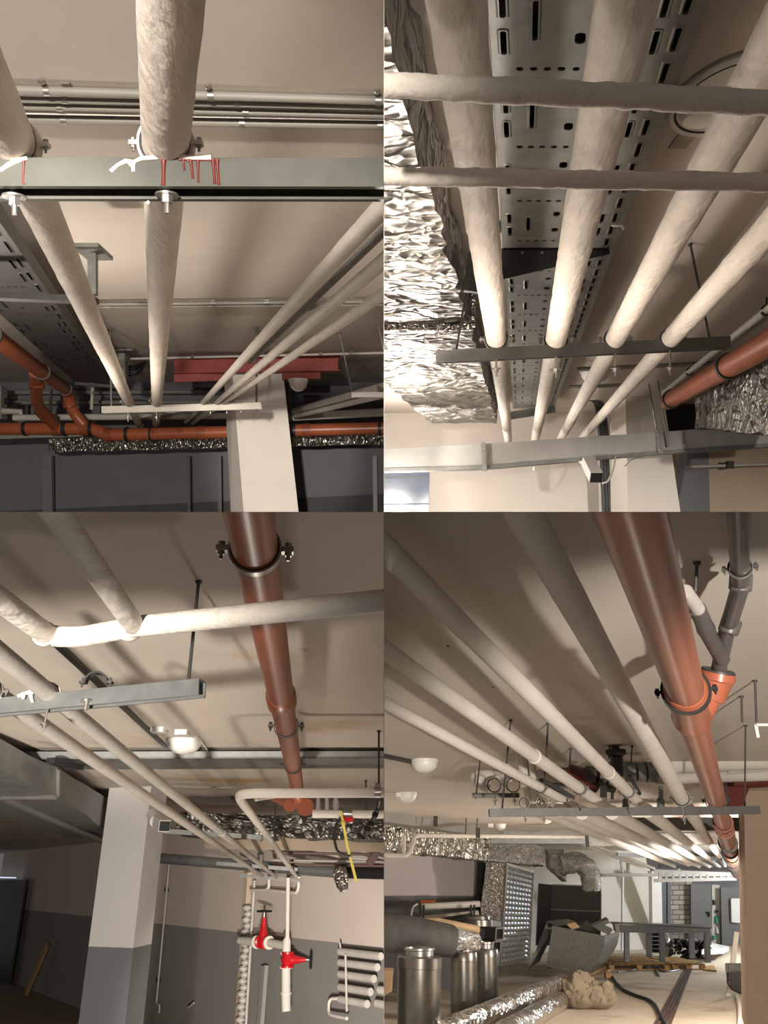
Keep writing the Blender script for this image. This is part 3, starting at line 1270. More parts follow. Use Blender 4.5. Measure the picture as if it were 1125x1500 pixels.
# four painted pipes
PD = ((664, 0, 726, 493), (919, -10, 812, 493))
pl = []
for (p, q, r, lab) in (
        ((668, 0), (745, 648), 0.043, 'leftmost of four long white painted pipes, beside the foil duct'),
        ((919, 0), (783, 648), 0.0455, 'second from left of four long white pipes, below the perforated tray'),
        ((1127, 88), (820, 645), 0.043, 'third from left of four long white painted pipes'),
        ((1158, 300), (852, 642), 0.040, 'rightmost of four long white painted pipes')):
    a, c = PB(*p), PB(*q)
    d = (c - a).normalized()
    pl.append((a, c, r))
    pipe(R, [a - d * 1.6, c], r, 'thick_white_paint', lab, n=28, lump=0.05, step=0.035, lscale=14)
# two slim pipes across, close to the eye
for (va, vb, h, r, lab) in ((124, 151, 0.55, 0.0165, 'nearer slim lumpy painted pipe crossing under the four pipes, upper one'), (258, 266, 0.55, 0.0155, 'slim lumpy painted pipe crossing under the four pipes, lower one')):
    f0 = fa((va + vb) / 2, h, SB)
    pipe(R, [at(540, va, f0), at(540, va, f0).lerp(at(1180, vb + 2, f0), 1.8)], r, 'thick_white_paint', lab, n=18, lump=0.16, step=0.008, lscale=38)

# perforated cable tray
HT = 1.0
fA, fB_ = 1.45, 9.0
a0 = along(716, 50, HT, fA)
a1 = along(716, 50, HT, fB_)
e1 = along(1019, 50, HT, fA)
wB = (e1 - a0).dot(AX)
per = 0.42
off = 1.86
k0 = fA + ((off - fA) % per) - per
a0 = along(716, 50, HT, k0)
tB = cable_tray(R, a0, AX, (a1 - a0).normalized(), wB, (a1 - a0).length, UB, per * (a1 - a0).length / (fB_ - k0), 0.07, 'dull_galvanised', 'long galvanised perforated cable tray above the white pipes')
b = BM()
p = along(1001, 100, HT, 3.0)
tube(b, fillet([at(897, 330, 2.95), at(905, 331, 2.9), at(911, 330, 2.9), at(913, 336, 2.88)], 0.02), 0.004, 8)
solo('cable_tie', b, 'plastic_white', 'white cable tie end poking out of the tray slots', 'cable tie', R)
# dark cantilever below the tray
t = thing('tray_bracket', 'dark steel cantilever arm under the perforated tray', 'bracket', at(740, 400, 3.3))
b = BM()
f = 3.25
hexa(b, [at(688, 366, f), at(893, 366, f), at(893, 372, f), at(688, 421, f)], [at(688, 364, f + .1), at(893, 364, f + .1), at(893, 370, f + .1), at(688, 416, f + .1)])
arm = part('bracket_arm', b, 'black_steel', t, R, False)
b = BM()
for u in (765, 794, 820):
    lathe(b, [(0, 0), (.006, 0), (.005, .004), (0, .005)], at(u, 370, f - 0.001), -AF, 10)
part('bracket_rivet', b, 'bolt_zinc', arm, R)
b = BM()
bar(b, at(697, 372, f + .05), at(690, 428, f + .05), 0.06, 0.03, AF)
part('bracket_post', b, 'black_steel', t, R, False)
t = thing('tray_bracket', 'small far cantilever arm under the end of perforated tray', 'bracket', at(780, 606, 8.8))
b = BM()
bar(b, at(742, 610, 8.8), at(812, 599, 8.8), 0.1, 0.08, UB)
part('bracket_arm', b, 'dull_galvanised', t, R, False)

# hanging channel
FS = fa(497, 0.70, SB)
p0 = at(639, 515, FS)
p1 = at(1066, 494, FS)
strut(R, p0, p1, 0.055, 0.05, UB, 'dark hanging channel under the four white pipes', 'dark_steel')
labs = ('pipe clamp on the dark channel at leftmost white pipe', 'pipe clamp on the dark channel at second white pipe', 'pipe clamp on dark channel at third white pipe', 'pipe clamp on the dark channel at rightmost white pipe')
for (a, c, r), lab in zip(pl, labs):
    k = (FS - (a - CAM).dot(AF)) / ((c - a).dot(AF))
    q = a.lerp(c, k)
    clamp(R, q, c - a, r * 1.04, UB, lab, drop=0.075, w=0.022)
rod(R, at(1011, 357, FS), at(1040, 498, FS), 0.005, 'hanger rod through ceiling to right end of dark channel', m='dark_steel')
rod(R, at(692, 372, FS), at(668, 516, FS), 0.005, 'dark hanger rod beside foil duct to left end of channel', m='black_steel')

# lamp with wide rim
c = CB(1066, 138)
t = thing('ceiling_lamp', 'big round ceiling lamp partly behind the third pipe', 'ceiling lamp', c)
b = BM()
lathe(b, [(0, 0), (.142, 0), (.146, .012), (.140, .02), (.125, .014), (0, .012)], c, -UB, 48)
stretch(b, c, DB, 1.6)
part('lamp_rim', b, 'plastic_white', t, R)
b = BM()
lathe(b, [(.06, .012), (.058, .03), (.05, .05), (.03, .06), (0, .065)], c - AX * .055 - DB * -.05, -UB, 40)
part('lamp_shade', b, 'lamp_white', t, R)
b = BM()
ringband(b, c - UB * 0.013, UB, .124, .130, .006, 48)
stretch(b, c, DB, 1.6)
part('lamp_gasket', b, 'black_rubber', t, R)
c = CB(872, 541)
dome(R, c, -UB, 0.13, 0.12, 'far dome lamp seen between the third and fourth pipes')
b = BM()
q = CB(1000, 205)
box(b, q + AU * -0.003, AX * .028, AF * .05, AU * .003)
solo('ceiling_label', b, 'concrete', 'small beige square patch on ceiling beside the big lamp', 'patch', R, smooth=False)

# trunking on the ceiling next to the fourth pipe
b = BM()
a, c = CB(1150, 272), CB(985, 480)
strip(b, a, c, 0.055, -UB, 0.03)
a2, c2 = c, CB(920, 560)
solo('mini_trunking', b, 'plastic_white', 'slim white trunking stuck on ceiling beside the rightmost pipe', 'trunking', R, smooth=False)
for (p, q, h, r, lab, cl) in (((1160, 425), (968, 578), 1.05, 0.022, 'slim white conduit on ceiling at right above the orange pipe', ((1111, 455), (996, 545))),):
    P_ = pb(h)
    t = thing('conduit_pipe', lab, 'conduit', P_(*q))
    b = BM()
    tube(b, [P_(*p) + (P_(*p) - P_(*q)).normalized() * 1.2, P_(*q)], r, 14)
    part('conduit_tube', b, 'plastic_white', t, R)
    for (u, v) in cl:
        b = BM()
        k = P_(u, v)
        dd = (P_(*q) - P_(*p)).normalized()
        # nearest point on the axis
        k = P_(*p) + dd * (k - P_(*p)).dot(dd)
        ringband(b, k, dd, r * 1.05, r * 1.45, 0.025, 18, 3.4, 9.0)
        tube(b, [k + UB * r * 1.4, k + UB * 0.07], 0.005, 8)
        part('pipe_clip', b, 'black_steel', t, R)
pipe(R, [at(845, 541, 6.6), at(1075, 531, 6.6)], 0.018, 'conduit_grey', 'grey conduit across far ceiling behind the third and fourth pipes', name='conduit_pipe', cat='conduit')
pipe(R, [at(835, 567, 7.6), at(935, 563, 7.6)], 0.018, 'conduit_grey', 'short grey conduit on far ceiling above the riser', name='conduit_pipe', cat='conduit')

# orange pipe at the right
t = thing('drain_pipe', 'orange plastic drain pipe at right between conduit and foil duct', 'drain pipe', at(1060, 540, 5))
b = BM()
oa, oc = at(1190, 466, 3.9), at(978, 588, 7.6)
tube(b, [oa - (oc - oa).normalized() * 2.2, oc], 0.077, 24)
part('pipe_body', b, 'orange_pvc', t, R)
for (u, k) in ((1068, .5), (985, .95)):
    b = BM()
    d = (oc - oa).normalized()
    s = (u - 1190) / (978 - 1190)
    # perspective correct position
    f = 1 / ((1 - s) / 3.9 + s / 7.6)
    ringband(b, oa + d * ((f - 3.9) / (7.6 - 3.9)) * (oc - oa).length, d, 0.075, 0.088, 0.05, 24)
    part('pipe_clamp', b, 'black_steel', t, R)
# right foil duct
b = BM()
q0 = [at(1180, 512, 5.0), at(1180, 622, 5.0), at(1016, 626, 7.2), at(1016, 568, 7.2)]
hexa(b, [at(1180, 505, 4.8), at(1180, 640, 4.8), at(1300, 640, 4.8), at(1300, 505, 4.8)],
     [at(1017, 566, 7.6), at(1020, 628, 7.6), at(1120, 628, 7.6), at(1120, 566, 7.6)])
crinkle(b, 14, 0.04, 4)
solo('foil_duct', b, 'foil', 'foil wrapped duct at the right edge under the orange pipe', 'duct', R)
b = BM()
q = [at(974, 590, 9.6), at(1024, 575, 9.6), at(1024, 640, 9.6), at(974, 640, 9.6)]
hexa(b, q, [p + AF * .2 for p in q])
solo('dark_gap_block', b, 'black_steel', 'black block in the dark gap beyond the pillar, left of right foil duct', 'duct', R, smooth=False)  # black block stands in for the darkness of a gap

# galvanised trunking across the bottom
t = thing('cable_trunking', 'wide galvanised cable trunking running across below pipe ends', 'cable trunking', at(800, 660, 7.8))
TU = ((520, 661, 692), (709, 650, 687), (966, 633, 665), (1190, 615, 650))
for (a, c) in zip(TU, TU[1:]):
    b = BM()
    f0, f1 = 7.8, 7.8
    g = 2.0
    hexa(b, [at(a[0], a[1], f0), at(c[0] - 2, c[1], f1), at(c[0] - 2, c[2] - 3, f1), at(a[0], a[2] - 3, f0)],
         [at(a[0], a[1], f0) + AF * .3, at(c[0] - 2, c[1], f1) + AF * .3, at(c[0] - 2, c[2] - 3, f1) + AF * .3, at(a[0], a[2] - 3, f0) + AF * .3])
    part('trunking_length', b, 'trunking_zinc', t, R, False)
    b = BM()
    slab(b, [at(a[0], a[2] - 5, 7.77), at(c[0] - 2, c[2] - 5, 7.77), at(c[0] - 2, c[2], 7.77), at(a[0], a[2], 7.77)], AF * .3)
    part('trunking_lid_edge', b, 'dull_galvanised', t, R, False)
for (u, va, vb) in ((709, 648, 690), (966, 629, 664)):
    b = BM()
    bar(b, at(u - 1, va, 7.74), at(u + 1, vb, 7.74), 6 / FPX * 7.74, 0.05, AF)
    js = part('joint_strap', b, 'bolt_zinc', t, R, False)
    b = BM()
    for dv in (8, 30):
        lathe(b, [(0, 0), (.016, 0), (.014, .012), (0, .014)], at(u, va + dv, 7.715), -AF, 8)
    part('joint_bolt', b, 'bolt_zinc', js, R)
rod(R, at(949, 554, 7.9), at(962, 632, 7.9), 0.008, 'hanger rod to the trunking joint, left of a close pair')
rod(R, at(961, 542, 7.72), at(979, 655, 7.72), 0.009, 'hanger rod in front of trunking joint, right of a close pair')

# bullet camera
t = thing('security_camera', 'white bullet security camera hanging below the trunking', 'camera', at(872, 700, 7.4))
b = BM()
ca, cb = at(861, 675, 7.75), at(873, 699, 7.45)
bar(b, ca, cb, .11, .10, AU)
body = part('camera_body', b, 'plastic_white', t, R)
b = BM()
bar(b, cb, cb + (cb - ca).normalized() * .02, .105, .09, AU)
part('camera_lens', b, 'black_rubber', body, R)
b = BM()
tube(b, [at(855, 672, 7.95), at(864, 680, 7.7)], [.06, .03], 14)
part('camera_mount', b, 'plastic_white', t, R)
b = BM()
tube(b, fillet([at(882, 708, 7.4), at(890, 706, 7.4), at(898, 690, 7.5), at(902, 668, 7.7)], .2), 0.008, 8)
solo('cable', b, 'plastic_white', 'white cable looping down beside the security camera', 'cable', R)
b = BM()
tube(b, fillet([at(915, 683, 8.3), at(926, 672, 8.3), at(945, 668, 8.3), at(964, 664, 8.0)], .3), 0.005, 8)
solo('cable', b, 'conduit_grey', 'thin cable sagging from trunking across the pillar face', 'cable', R)
# riser of black cables and white cover
t = thing('cable_riser', 'black cable riser in the wall corner beside the camera', 'cables', at(888, 745, 9.6))
for k in range(3):
    b = BM()
    dx = k * 4
    tube(b, fillet([at(858 + dx * 1.5, 582 + k * 2, 9.2), at(868 + dx, 580 + k * 3, 9.3), at(876 + dx, 596, 9.5), at(881 + dx, 650, 9.6), at(886 + dx, 756, 9.6)], .3), 0.03, 10)
    part('cable_run', b, 'cable_black', t, R)
b = BM()
hexa(b, [at(894, 650, 9.5), at(903, 650, 9.5), at(912, 756, 9.5), at(899, 756, 9.5)], [p + AF * .2 for p in (at(894, 650, 9.5), at(903, 650, 9.5), at(912, 756, 9.5), at(899, 756, 9.5))])
solo('riser_cover', b, 'pale_wall', 'pale upright cover strip right of the black riser', 'cover strip', R, smooth=False)
# conduit on the tan wall
t = thing('conduit_pipe', 'pale horizontal conduit on tan wall at lower right', 'conduit', at(1060, 684, 10.8))
b = BM()
tube(b, [at(1005, 684, 10.9), at(1180, 678, 10.9)], 0.022, 10)
part('conduit_tube', b, 'pale_grey_pvc', t, R)
b = BM()
box(b, at(1069, 681, 10.85), AX * .04, AF * .04, AU * .05)
part('pipe_clip', b, 'dark_steel', t, R, False)
# bluish glazed opening at the lower left
t = thing('wall_window', 'bluish grey glazed opening in white wall at the lower left', 'window', at(590, 745, FB - .03))
b = BM()
hexa(b, [at(500, 694, FB - .03), at(629, 692, FB - .03), at(627, 756, FB - .03), at(500, 756, FB - .03)], [at(500, 694, FB), at(629, 692, FB), at(627, 756, FB), at(500, 756, FB)])
pane = part('window_pane', b, 'window_blue', t, R, False)
b = BM()
for (va, vb) in ((699, 701), (738, 740)):
    slab(b, [at(500, va, FB - .06), at(628, va - 1, FB - .06), at(628, vb - 1, FB - .06), at(500, vb, FB - .06)], AF * .03)
part('window_bar', b, 'machine_grey', t, R, False)
b = BM()
q = [at(783, 684, 8.6), at(806, 681, 8.6), at(806, 686, 8.6), at(783, 689, 8.6)]
hexa(b, q, [p + AF * .1 for p in q])
solo('trunking_tab', b, 'pale_wall', 'small pale tab hanging below the trunking mid length', 'tab', R, smooth=False)
# ================================================================== LOWER LEFT BAY
R = 'C'
HC = 0.72


def pc(h):
    z = CAM.z + h
    return lambda u, v: onz(u, v, z)


CC = pc(HC)
b = BM()
z = CAM.z + HC
slab(b, [Vector((-14, 0.9, z)), Vector((0, 0.9, z)), Vector((0, 26, z)), Vector((-14, 26, z))], Z * 0.1)
struct('ceiling', b, 'brown_stained_plaster', R)
b = BM()
slab(b, [Vector((-14, 2.5, 0)), Vector((0, 2.5, 0)), Vector((0, 26, 0)), Vector((-14, 26, 0))], Z * -0.1)
struct('floor', b, 'concrete_floor', R)
# back wall runs obliquely
W0, W1 = onz(120, 1341, 1.56), onz(562, 1388, 1.56)
wd = (W1 - W0)
wd.z = 0
wd.normalize()
nW = Vector((wd.y, -wd.x, 0))
if nW.dot(CAM - W0) < 0:
    nW = -nW


def onw(u, v, off=0.0):
    return onpl(u, v, W0 + nW * off, nW)


mat('two_tone_plaster', (208, 196, 186), 0.85, var=0.03, vs=1.5, two=((0, 0, 1), 1.56, (140, 136, 132)))
mat('two_tone_column', (206, 204, 202), 0.8, var=0.03, vs=1.5, two=((0, 0, 1), CAM.z - 0.0744 * 6.4 * 1.0, (112, 113, 116)))
b = BM()
a, c = W0 - wd * 8, W1 + wd * 2
a.z = c.z = 0
slab(b, [a, c, c + Z * 3.2, a + Z * 3.2], -nW * 0.2)
struct('wall_back', b, 'two_tone_plaster', R)

# column with painted base
b = BM()
FCc = 6.4


def vert(u, v, f, z):
    """point straight above/below the pixel's point, at height z"""
    p = at(u, v, f)
    return Vector((p.x, p.y, z))


p0 = at(130, 1384, 6.5)
p1 = at(195, 1391, 6.35)
p2 = at(221.5, 1387, 6.75)
p3 = p0 + (p2 - p1)
foot = [Vector((p.x, p.y, 0)) for p in (p0, p1, p2, p3)]
hexa(b, foot, [p + Z * (CAM.z + HC) for p in foot])
struct('column', b, 'two_tone_column', R)

# white manifold close to the eye
PL = pc(0.355)
t = thing('heating_pipe', 'thick white pipe manifold crossing near the top with two incoming branches', 'pipe', PL(300, 905))
b = BM()
tube(b, resample(fillet([PL(-90, 812), PL(72, 932), PL(118, 933), PL(202, 917)], 0.05, 8) + [PL(640, 872)], 0.04), 0.0165, 24, 0.03, lscale=20)
part('pipe_body', b, 'thick_white_paint', t, R)
b = BM()
tube(b, [PL(40, 690), PL(196, 915)], 0.0155, 24, 0.02, 0.04, 20)
part('branch_pipe', b, 'thick_white_paint', t, R)
b = BM()
for (u, v) in ((66, 929), (190, 921)):
    p = PL(u, v)
    d = (PL(u + 10, v + 8) - p).normalized() if u < 100 else (PL(190, 921) - PL(150, 850)).normalized()
    tube(b, [p - d * .01, p - d * .004, p + d * .004, p + d * .01], [.0155, .0195, .0195, .0155], 22, 0.0)
part('weld_bead', b, 'thick_white_paint', t, R)

# long parallel pipes
PC_ = pc(0.46)
far = 8.6


def lp(u0, v0, u1, v1, f1, r, lab, **k):
    a = PC_(u0, v0)
    c = at(u1, v1, f1)
    pipe(R, [a, c], r, 'grey_paint', lab, n=20, **k)
    return a, c


pcs = [lp(-60, 909, 405, 1285, 10.0, 0.022, 'pale long pipe through the near channel, right one of two parallel', collars=((0.43, 1.2, .03),)),
       lp(-120, 938, 384, 1283, 10.0, 0.022, 'pale long pipe through the near channel, left one of two parallel')]
# near channel and its fittings
YS = 2.02
cs0, cs1 = PC_(-40, 1026), PC_(297, 996)
e0, e1 = aty(-30, 1028, YS + .12), aty(297, 996.5, YS)


def paintbits(t):
    b = BM()
    for pts in ([(26, 1020), (34, 1016), (50, 1012), (60, 1008)], [(44, 1014), (46, 1024), (48, 1029)], [(60, 1008), (72, 1000), (80, 1004)], [(36, 1016), (33, 1024)]):
        tube(b, [aty(u, v, YS + .055) for u, v in pts], [.003 + .003 * random.random() for _ in pts], 8)
    part('white_paint_blob', b, 'thick_white_paint', t, R)


strut(R, e0, e1, 0.045, 0.04, Z, 'near galvanised channel under the two long pipes, paint blotched', extra=paintbits)


def axis_at(ac, y):
    a, c = ac
    return a.lerp(c, (y - a.y) / (c.y - a.y))


for ac, lab in ((pcs[0], 'white paint covered clamp on near channel at the right long pipe'), (pcs[1], 'clamp on the near channel at the left picture edge')):
    clamp(R, axis_at(ac, YS + .08), ac[1] - ac[0], 0.023, Z, lab, drop=0.05, painted='thick_white_paint' if ac is pcs[0] else None)
t = thing('pipe_clamp', 'empty black lined clamp standing on the near channel', 'pipe clamp', aty(141, 1000, YS + .04))
q = aty(141, 1001, YS + .04)
b = BM()
ringband(b, q, Vector((-.1, 1, 0)), 0.024, 0.029, 0.028, 20, 0.0, math.pi, Vector((1, .1, 0)), Z)
part('clamp_hoop', b, 'black_rubber', t, R)
b = BM()
for k in (-1, 1):
    box(b, q + Vector((k * .033, 0, 0.002)), Vector((.008, 0, 0)), Vector((0, .01, 0)), Z * .003)
    tube(b, [q + Vector((k * .035, 0, -.01)), q + Vector((k * .035, 0, .014))], .003, 8)
part('ear_bolt', b, 'dark_steel', t, R)
b = BM()
q2 = aty(127, 1025, YS + .03)
tube(b, [q2, q2 - Z * .006], .014, 16)
tube(b, [q2 - Z * .006, q2 - Z * .026], .005, 8)
part('stud', b, 'bolt_zinc', t, R)
rod(R, CC(291, 851), aty(276, 998, YS), 0.0045, 'hanger rod from ceiling through to the near channel end', m='dark_steel')

# lamp and boxes
p = CC(270, 1084)
dome(R, p, -Z, 0.098, 0.075, 'white dome ceiling lamp beside long pipes at centre')
b = BM()
p = CC(232, 1066)
box(b, p - Z * .012, Vector((.032, 0, 0)), Vector((0, .03, 0)), Z * .013)
solo('junction_box', b, 'plastic_white', 'small white junction box on ceiling left of the dome lamp', 'junction box', R, smooth=False)
b = BM()
p = CC(267, 1070)
box(b, p - Z * .012, Vector((.032, 0, 0)), Vector((0, .03, 0)), Z * .013)
solo('junction_box', b, 'plastic_white', 'small white junction box touching the dome lamp top', 'junction box', R, smooth=False)
b = BM()
tube(b, fillet([CC(292, 1078) - Z * .01, CC(300, 1088) - Z * .02, CC(306, 1099) - Z * .01], .1), 0.004, 8)
solo('cable', b, 'plastic_white', 'short white cable trailing right from the dome lamp', 'cable', R)
b = BM()
strip(b, CC(62, 920), CC(244, 1093), 0.028, -Z, 0.012)
solo('mini_trunking', b, 'dark_steel', 'dark narrow strip on ceiling running to the dome lamp', 'trunking', R, smooth=False)
b = BM()
strip(b, CC(290, 968), CC(345, 1102), 0.02, -Z, 0.004)
b.free()

# galvanised ceiling rail
t = thing('ceiling_rail', 'galvanised flat rail across the ceiling behind the orange pipe', 'rail', aty(300, 1108, 5.2))
b = BM()
hexa(b, [aty(30, 1101, 5.0), aty(640, 1100, 5.0), aty(640, 1110, 5.0), aty(30, 1112, 5.0)], [p + Vector((0, .02, 0)) for p in (aty(30, 1101, 5.0), aty(640, 1100, 5.0), aty(640, 1110, 5.0), aty(30, 1112, 5.0))])
part('rail_face', b, 'galvanised', t, R, False)
b = BM()
a, c = aty(30, 1112, 5.0), aty(640, 1110, 5.0)
slab(b, [a, c, c + Vector((0, .5, 0.0)), a + Vector((0, .5, 0))], Z * 0.01)
part('rail_underside', b, 'dull_galvanised', t, R, False)

# orange drain pipe
OP = pc(0.5)
t = thing('drain_pipe', 'big orange brown drain pipe running away over the white manifold', 'drain pipe', OP(400, 950))
oa, oc = OP(355, 700), OP(436, 1158)
b = BM()
tube(b, [oa, oc], 0.038, 28)
part('pipe_body', b, 'orange_pvc', t, R)
dO = (oc - oa).normalized()


def opos(v):
    p = OP(398, v)
    return oa + dO * ((p - oa).dot(dO))


b = BM()
p = opos(1022)
tube(b, [p - dO * .06, p - dO * .045, p + dO * .06, p + dO * .09], [.039, .045, .046, .039], 28)
part('socket', b, 'orange_pvc', t, R)
for v, m_, lab in ((806, 'bolt_zinc', 'galvanised clamp on big orange pipe at the top'), (1063, 'dark_steel', 'dark clamp on big orange pipe past its socket'), (1119, 'black_steel', 'thin black clamp on the big orange pipe near its far end')):
    clamp(R, opos(v), dO, 0.037, Z, lab, m=m_, liner=(v == 806), w=0.02, bolts=(v < 1100))
t = thing('drain_elbow', 'orange brown drain elbows below the end of the orange pipe', 'drain pipe', at(440, 1180, 5.2))
b = BM()
tube(b, fillet([oc, at(437, 1168, 5.0), at(425, 1176, 5.3), at(402, 1166, 5.5)], .1), 0.036, 18)
part('elbow_pipe', b, 'red_brown_pvc', t, R)
b = BM()
lathe(b, [(0, 0), (.055, 0), (.055, .09), (0, .09)], at(449, 1174, 5.1), Vector((0, -.9, -.45)), 24)
part('end_socket', b, 'dark_orange_pvc', t, R)
b = BM()
lathe(b, [(0, 0), (.042, 0), (.042, .08), (0, .08)], at(427, 1172, 5.15), Vector((0, -.9, -.45)), 24)
part('end_socket', b, 'dark_orange_pvc', t, R)

# second white manifold pipe
t = thing('heating_pipe', 'white pipe from right with a bend running off to the wall', 'pipe', at(440, 1162, 4))
b = BM()
tube(b, fillet([at(620, 1161, 3.9), at(350, 1162, 3.9), at(352, 1172, 4.1), at(390, 1222, 5.8), at(434, 1284, 9.2)], .12), 0.0225, 18)
part('pipe_body', b, 'white_paint', t, R)
b = BM()
ringband(b, at(553, 1160, 3.9), AX, .022, .029, .03, 20)
box(b, at(553, 1151, 3.9), AX * .012, AF * .01, AU * .012)
part('pipe_clamp', b, 'bolt_zinc', t, R)
b = BM()
tube(b, [at(374, 1171, 4.6), at(405, 1166, 4.9)], .012, 10)
part('side_stub', b, 'grey_paint', t, R)

# further channels
for (u0, v0, u1, v1, f, lab) in ((240, 1214, 409, 1225, 6.6, 'far galvanised channel below the white bend'), (318, 1262, 436, 1271, 8.6, 'very far channel nearer the back wall, upper of two'), (352, 1280, 440, 1288, 10.0, 'very far channel at the back wall above white loops')):
    strut(R, at(u0, v0, f), at(u1, v1, f), 0.06, 0.035, Z, lab, 'dull_galvanised' if f < 7 else 'dark_steel')
for (u, v, f, lab) in ((283, 1209, 6.55, 'tiny clamp at the left pipe on far galvanised channel'), (322, 1211, 6.55, 'tiny clamp at the right pipe on far galvanised channel'), (384, 1217, 6.55, 'tiny clamp at the white bend pipe on far channel')):
    clamp(R, at(u, v, f), pcs[0][1] - pcs[0][0], 0.024, Z, lab, drop=.04, liner=False)

# foil duct across
b = BM()
hexa(b, [at(262, 1189, 7.4), at(640, 1203, 7.4), at(640, 1232, 7.4), at(255, 1222, 7.4)], [at(262, 1189, 7.4) + Vector((0, .7, 0)), at(640, 1203, 7.4) + Vector((0, .7, 0)), at(640, 1232, 7.4) + Vector((0, .7, 0)), at(255, 1222, 7.4) + Vector((0, .7, 0))])
crinkle(b, 22, 0.022, 6)
solo('foil_duct', b, 'foil', 'crinkled foil wrapped duct across the back, behind white bend', 'duct', R)
b = BM()
hexa(b, [at(300, 1222, 7.6), at(640, 1230, 7.6), at(640, 1250, 8.2), at(300, 1243, 8.2)], [p + Vector((0, .3, .02)) for p in (at(300, 1222, 7.6), at(640, 1230, 7.6), at(640, 1250, 8.2), at(300, 1243, 8.2))])
solo('board_soffit', b, 'tan_wall', 'tan dusty board directly beneath the crinkled foil duct', 'board', R, smooth=False)

# sheet metal duct at the left
t = thing('air_duct', 'long plain sheet metal air duct at upper left of the column', 'duct', at(60, 1150, 5.5))
S0 = [at(-60, 1052, 3.9), at(-60, 1098, 3.9), at(-60, 1098, 3.9) - AX * .8, at(-60, 1052, 3.9) - AX * .8]
S1 = [at(84, 1127, 5.0), at(84, 1166, 5.0), at(84, 1166, 5.0) - AX * .75, at(84, 1127, 5.0) - AX * .75]
S2 = [at(175, 1176, 8.0), at(172, 1226, 8.0), at(172, 1226, 8.0) - AX * .5, at(175, 1176, 8.0) - AX * .5]
for (a, c) in ((S0, S1), (S1, S2)):
    b = BM()
    hexa(b, a, c)
    bmesh.ops.subdivide_edges(b, edges=b.edges[:], cuts=5, use_grid_fill=True)
    for v in b.verts:
        v.co += Vector((noise.noise(v.co * 3), 0, noise.noise(v.co * 3 + Vector((4, 4, 4))))) * 0.02
    part('duct_section', b, 'dull_galvanised', t, R, False)
b = BM()
pts = S1[:]
for i in range(4):
    bar(b, pts[i] + AX * .004, pts[(i + 1) % 4] + AX * .004, .03, .03, AF)
part('duct_flange', b, 'bolt_zinc', t, R, False)
pipe(R, [at(-40, 1148, 4.6), at(160, 1236, 8.2)], 0.03, 'dull_galvanised', 'metal pipe slung underneath the plain sheet metal duct', name='duct_pipe')
b = BM()
bar(b, at(74, 1114, 4.6), at(117, 1124, 4.9), .05, .03, Z)
solo('duct_bracket', b, 'black_steel', 'dark bracket stub on ceiling right of the sheet metal duct', 'bracket', R, smooth=False)

# camera on the column
t = thing('security_camera', 'white bullet security camera mounted on the column', 'camera', at(236, 1208, 6.4))
b = BM()
tube(b, [at(224, 1193, 6.66), at(229, 1203, 6.5)], .05, 16)
part('camera_mount', b, 'plastic_white', t, R)
b = BM()
ca, cb = at(232, 1202, 6.5), at(241, 1210, 6.25)
bar(b, ca, cb, .085, .085, Z)
body = part('camera_body', b, 'plastic_white', t, R)
b = BM()
bar(b, cb, cb + (cb - ca).normalized() * .015, .075, .07, Z)
part('camera_lens', b, 'black_rubber', body, R)

# round metal pipe in the distance with black end and foil stump
t = thing('round_duct', 'round galvanised duct along the back wall turning black at right', 'duct', at(400, 1265, 9))
b = BM()
tube(b, [at(232, 1257, 10.2), at(496, 1278, 9.15)], 0.06, 18)
part('metal_tube', b, 'galvanised', t, R)
b = BM()
tube(b, [at(494, 1278, 9.15), at(640, 1281, 8.3)], 0.06, 18)
part('black_tube', b, 'black_rubber', t, R)
b = BM()
tube(b, [at(382, 1250, 9.6), at(382, 1266, 9.6)], 0.04, 16)
part('collar_stub', b, 'bolt_zinc', t, R)
b = BM()
tube(b, fillet([at(500, 1274, 8.3), at(500, 1290, 8.2), at(502, 1302, 8.1)], .1), [0.085] * 9 + [0.06], 18) if False else tube(b, [at(498, 1276, 8.4), at(500, 1288, 8.3), at(503, 1302, 8.2)], [0.07, 0.075, 0.05], 18)
crinkle(b, 2, 0.012, 14)
solo('foil_stump', b, 'fine_foil', 'crumpled foil sleeve hanging below the black tube', 'foil sleeve', R)
for (v0, v1, lab) in ((1249, 1253, 'upper thin brown pipe below the tan board'), (1260, 1264, 'middle thin brown pipe below the tan board'), (1266, 1270, 'lowest thin brown pipe below tan board')):
    pipe(R, [at(400, v0, 8.7), at(640, v1, 8.7)], 0.014, 'rust_stripe' if v0 != 1260 else 'conduit_grey', lab, name='thin_pipe', n=10)
b = BM()
bar(b, at(553, 1247, 8.2), at(540, 1266, 8.2), .07, .03, AF)
solo('pipe_bracket', b, 'rust_stripe', 'slanted brown bracket across the thin brown pipes at right', 'bracket', R, smooth=False)

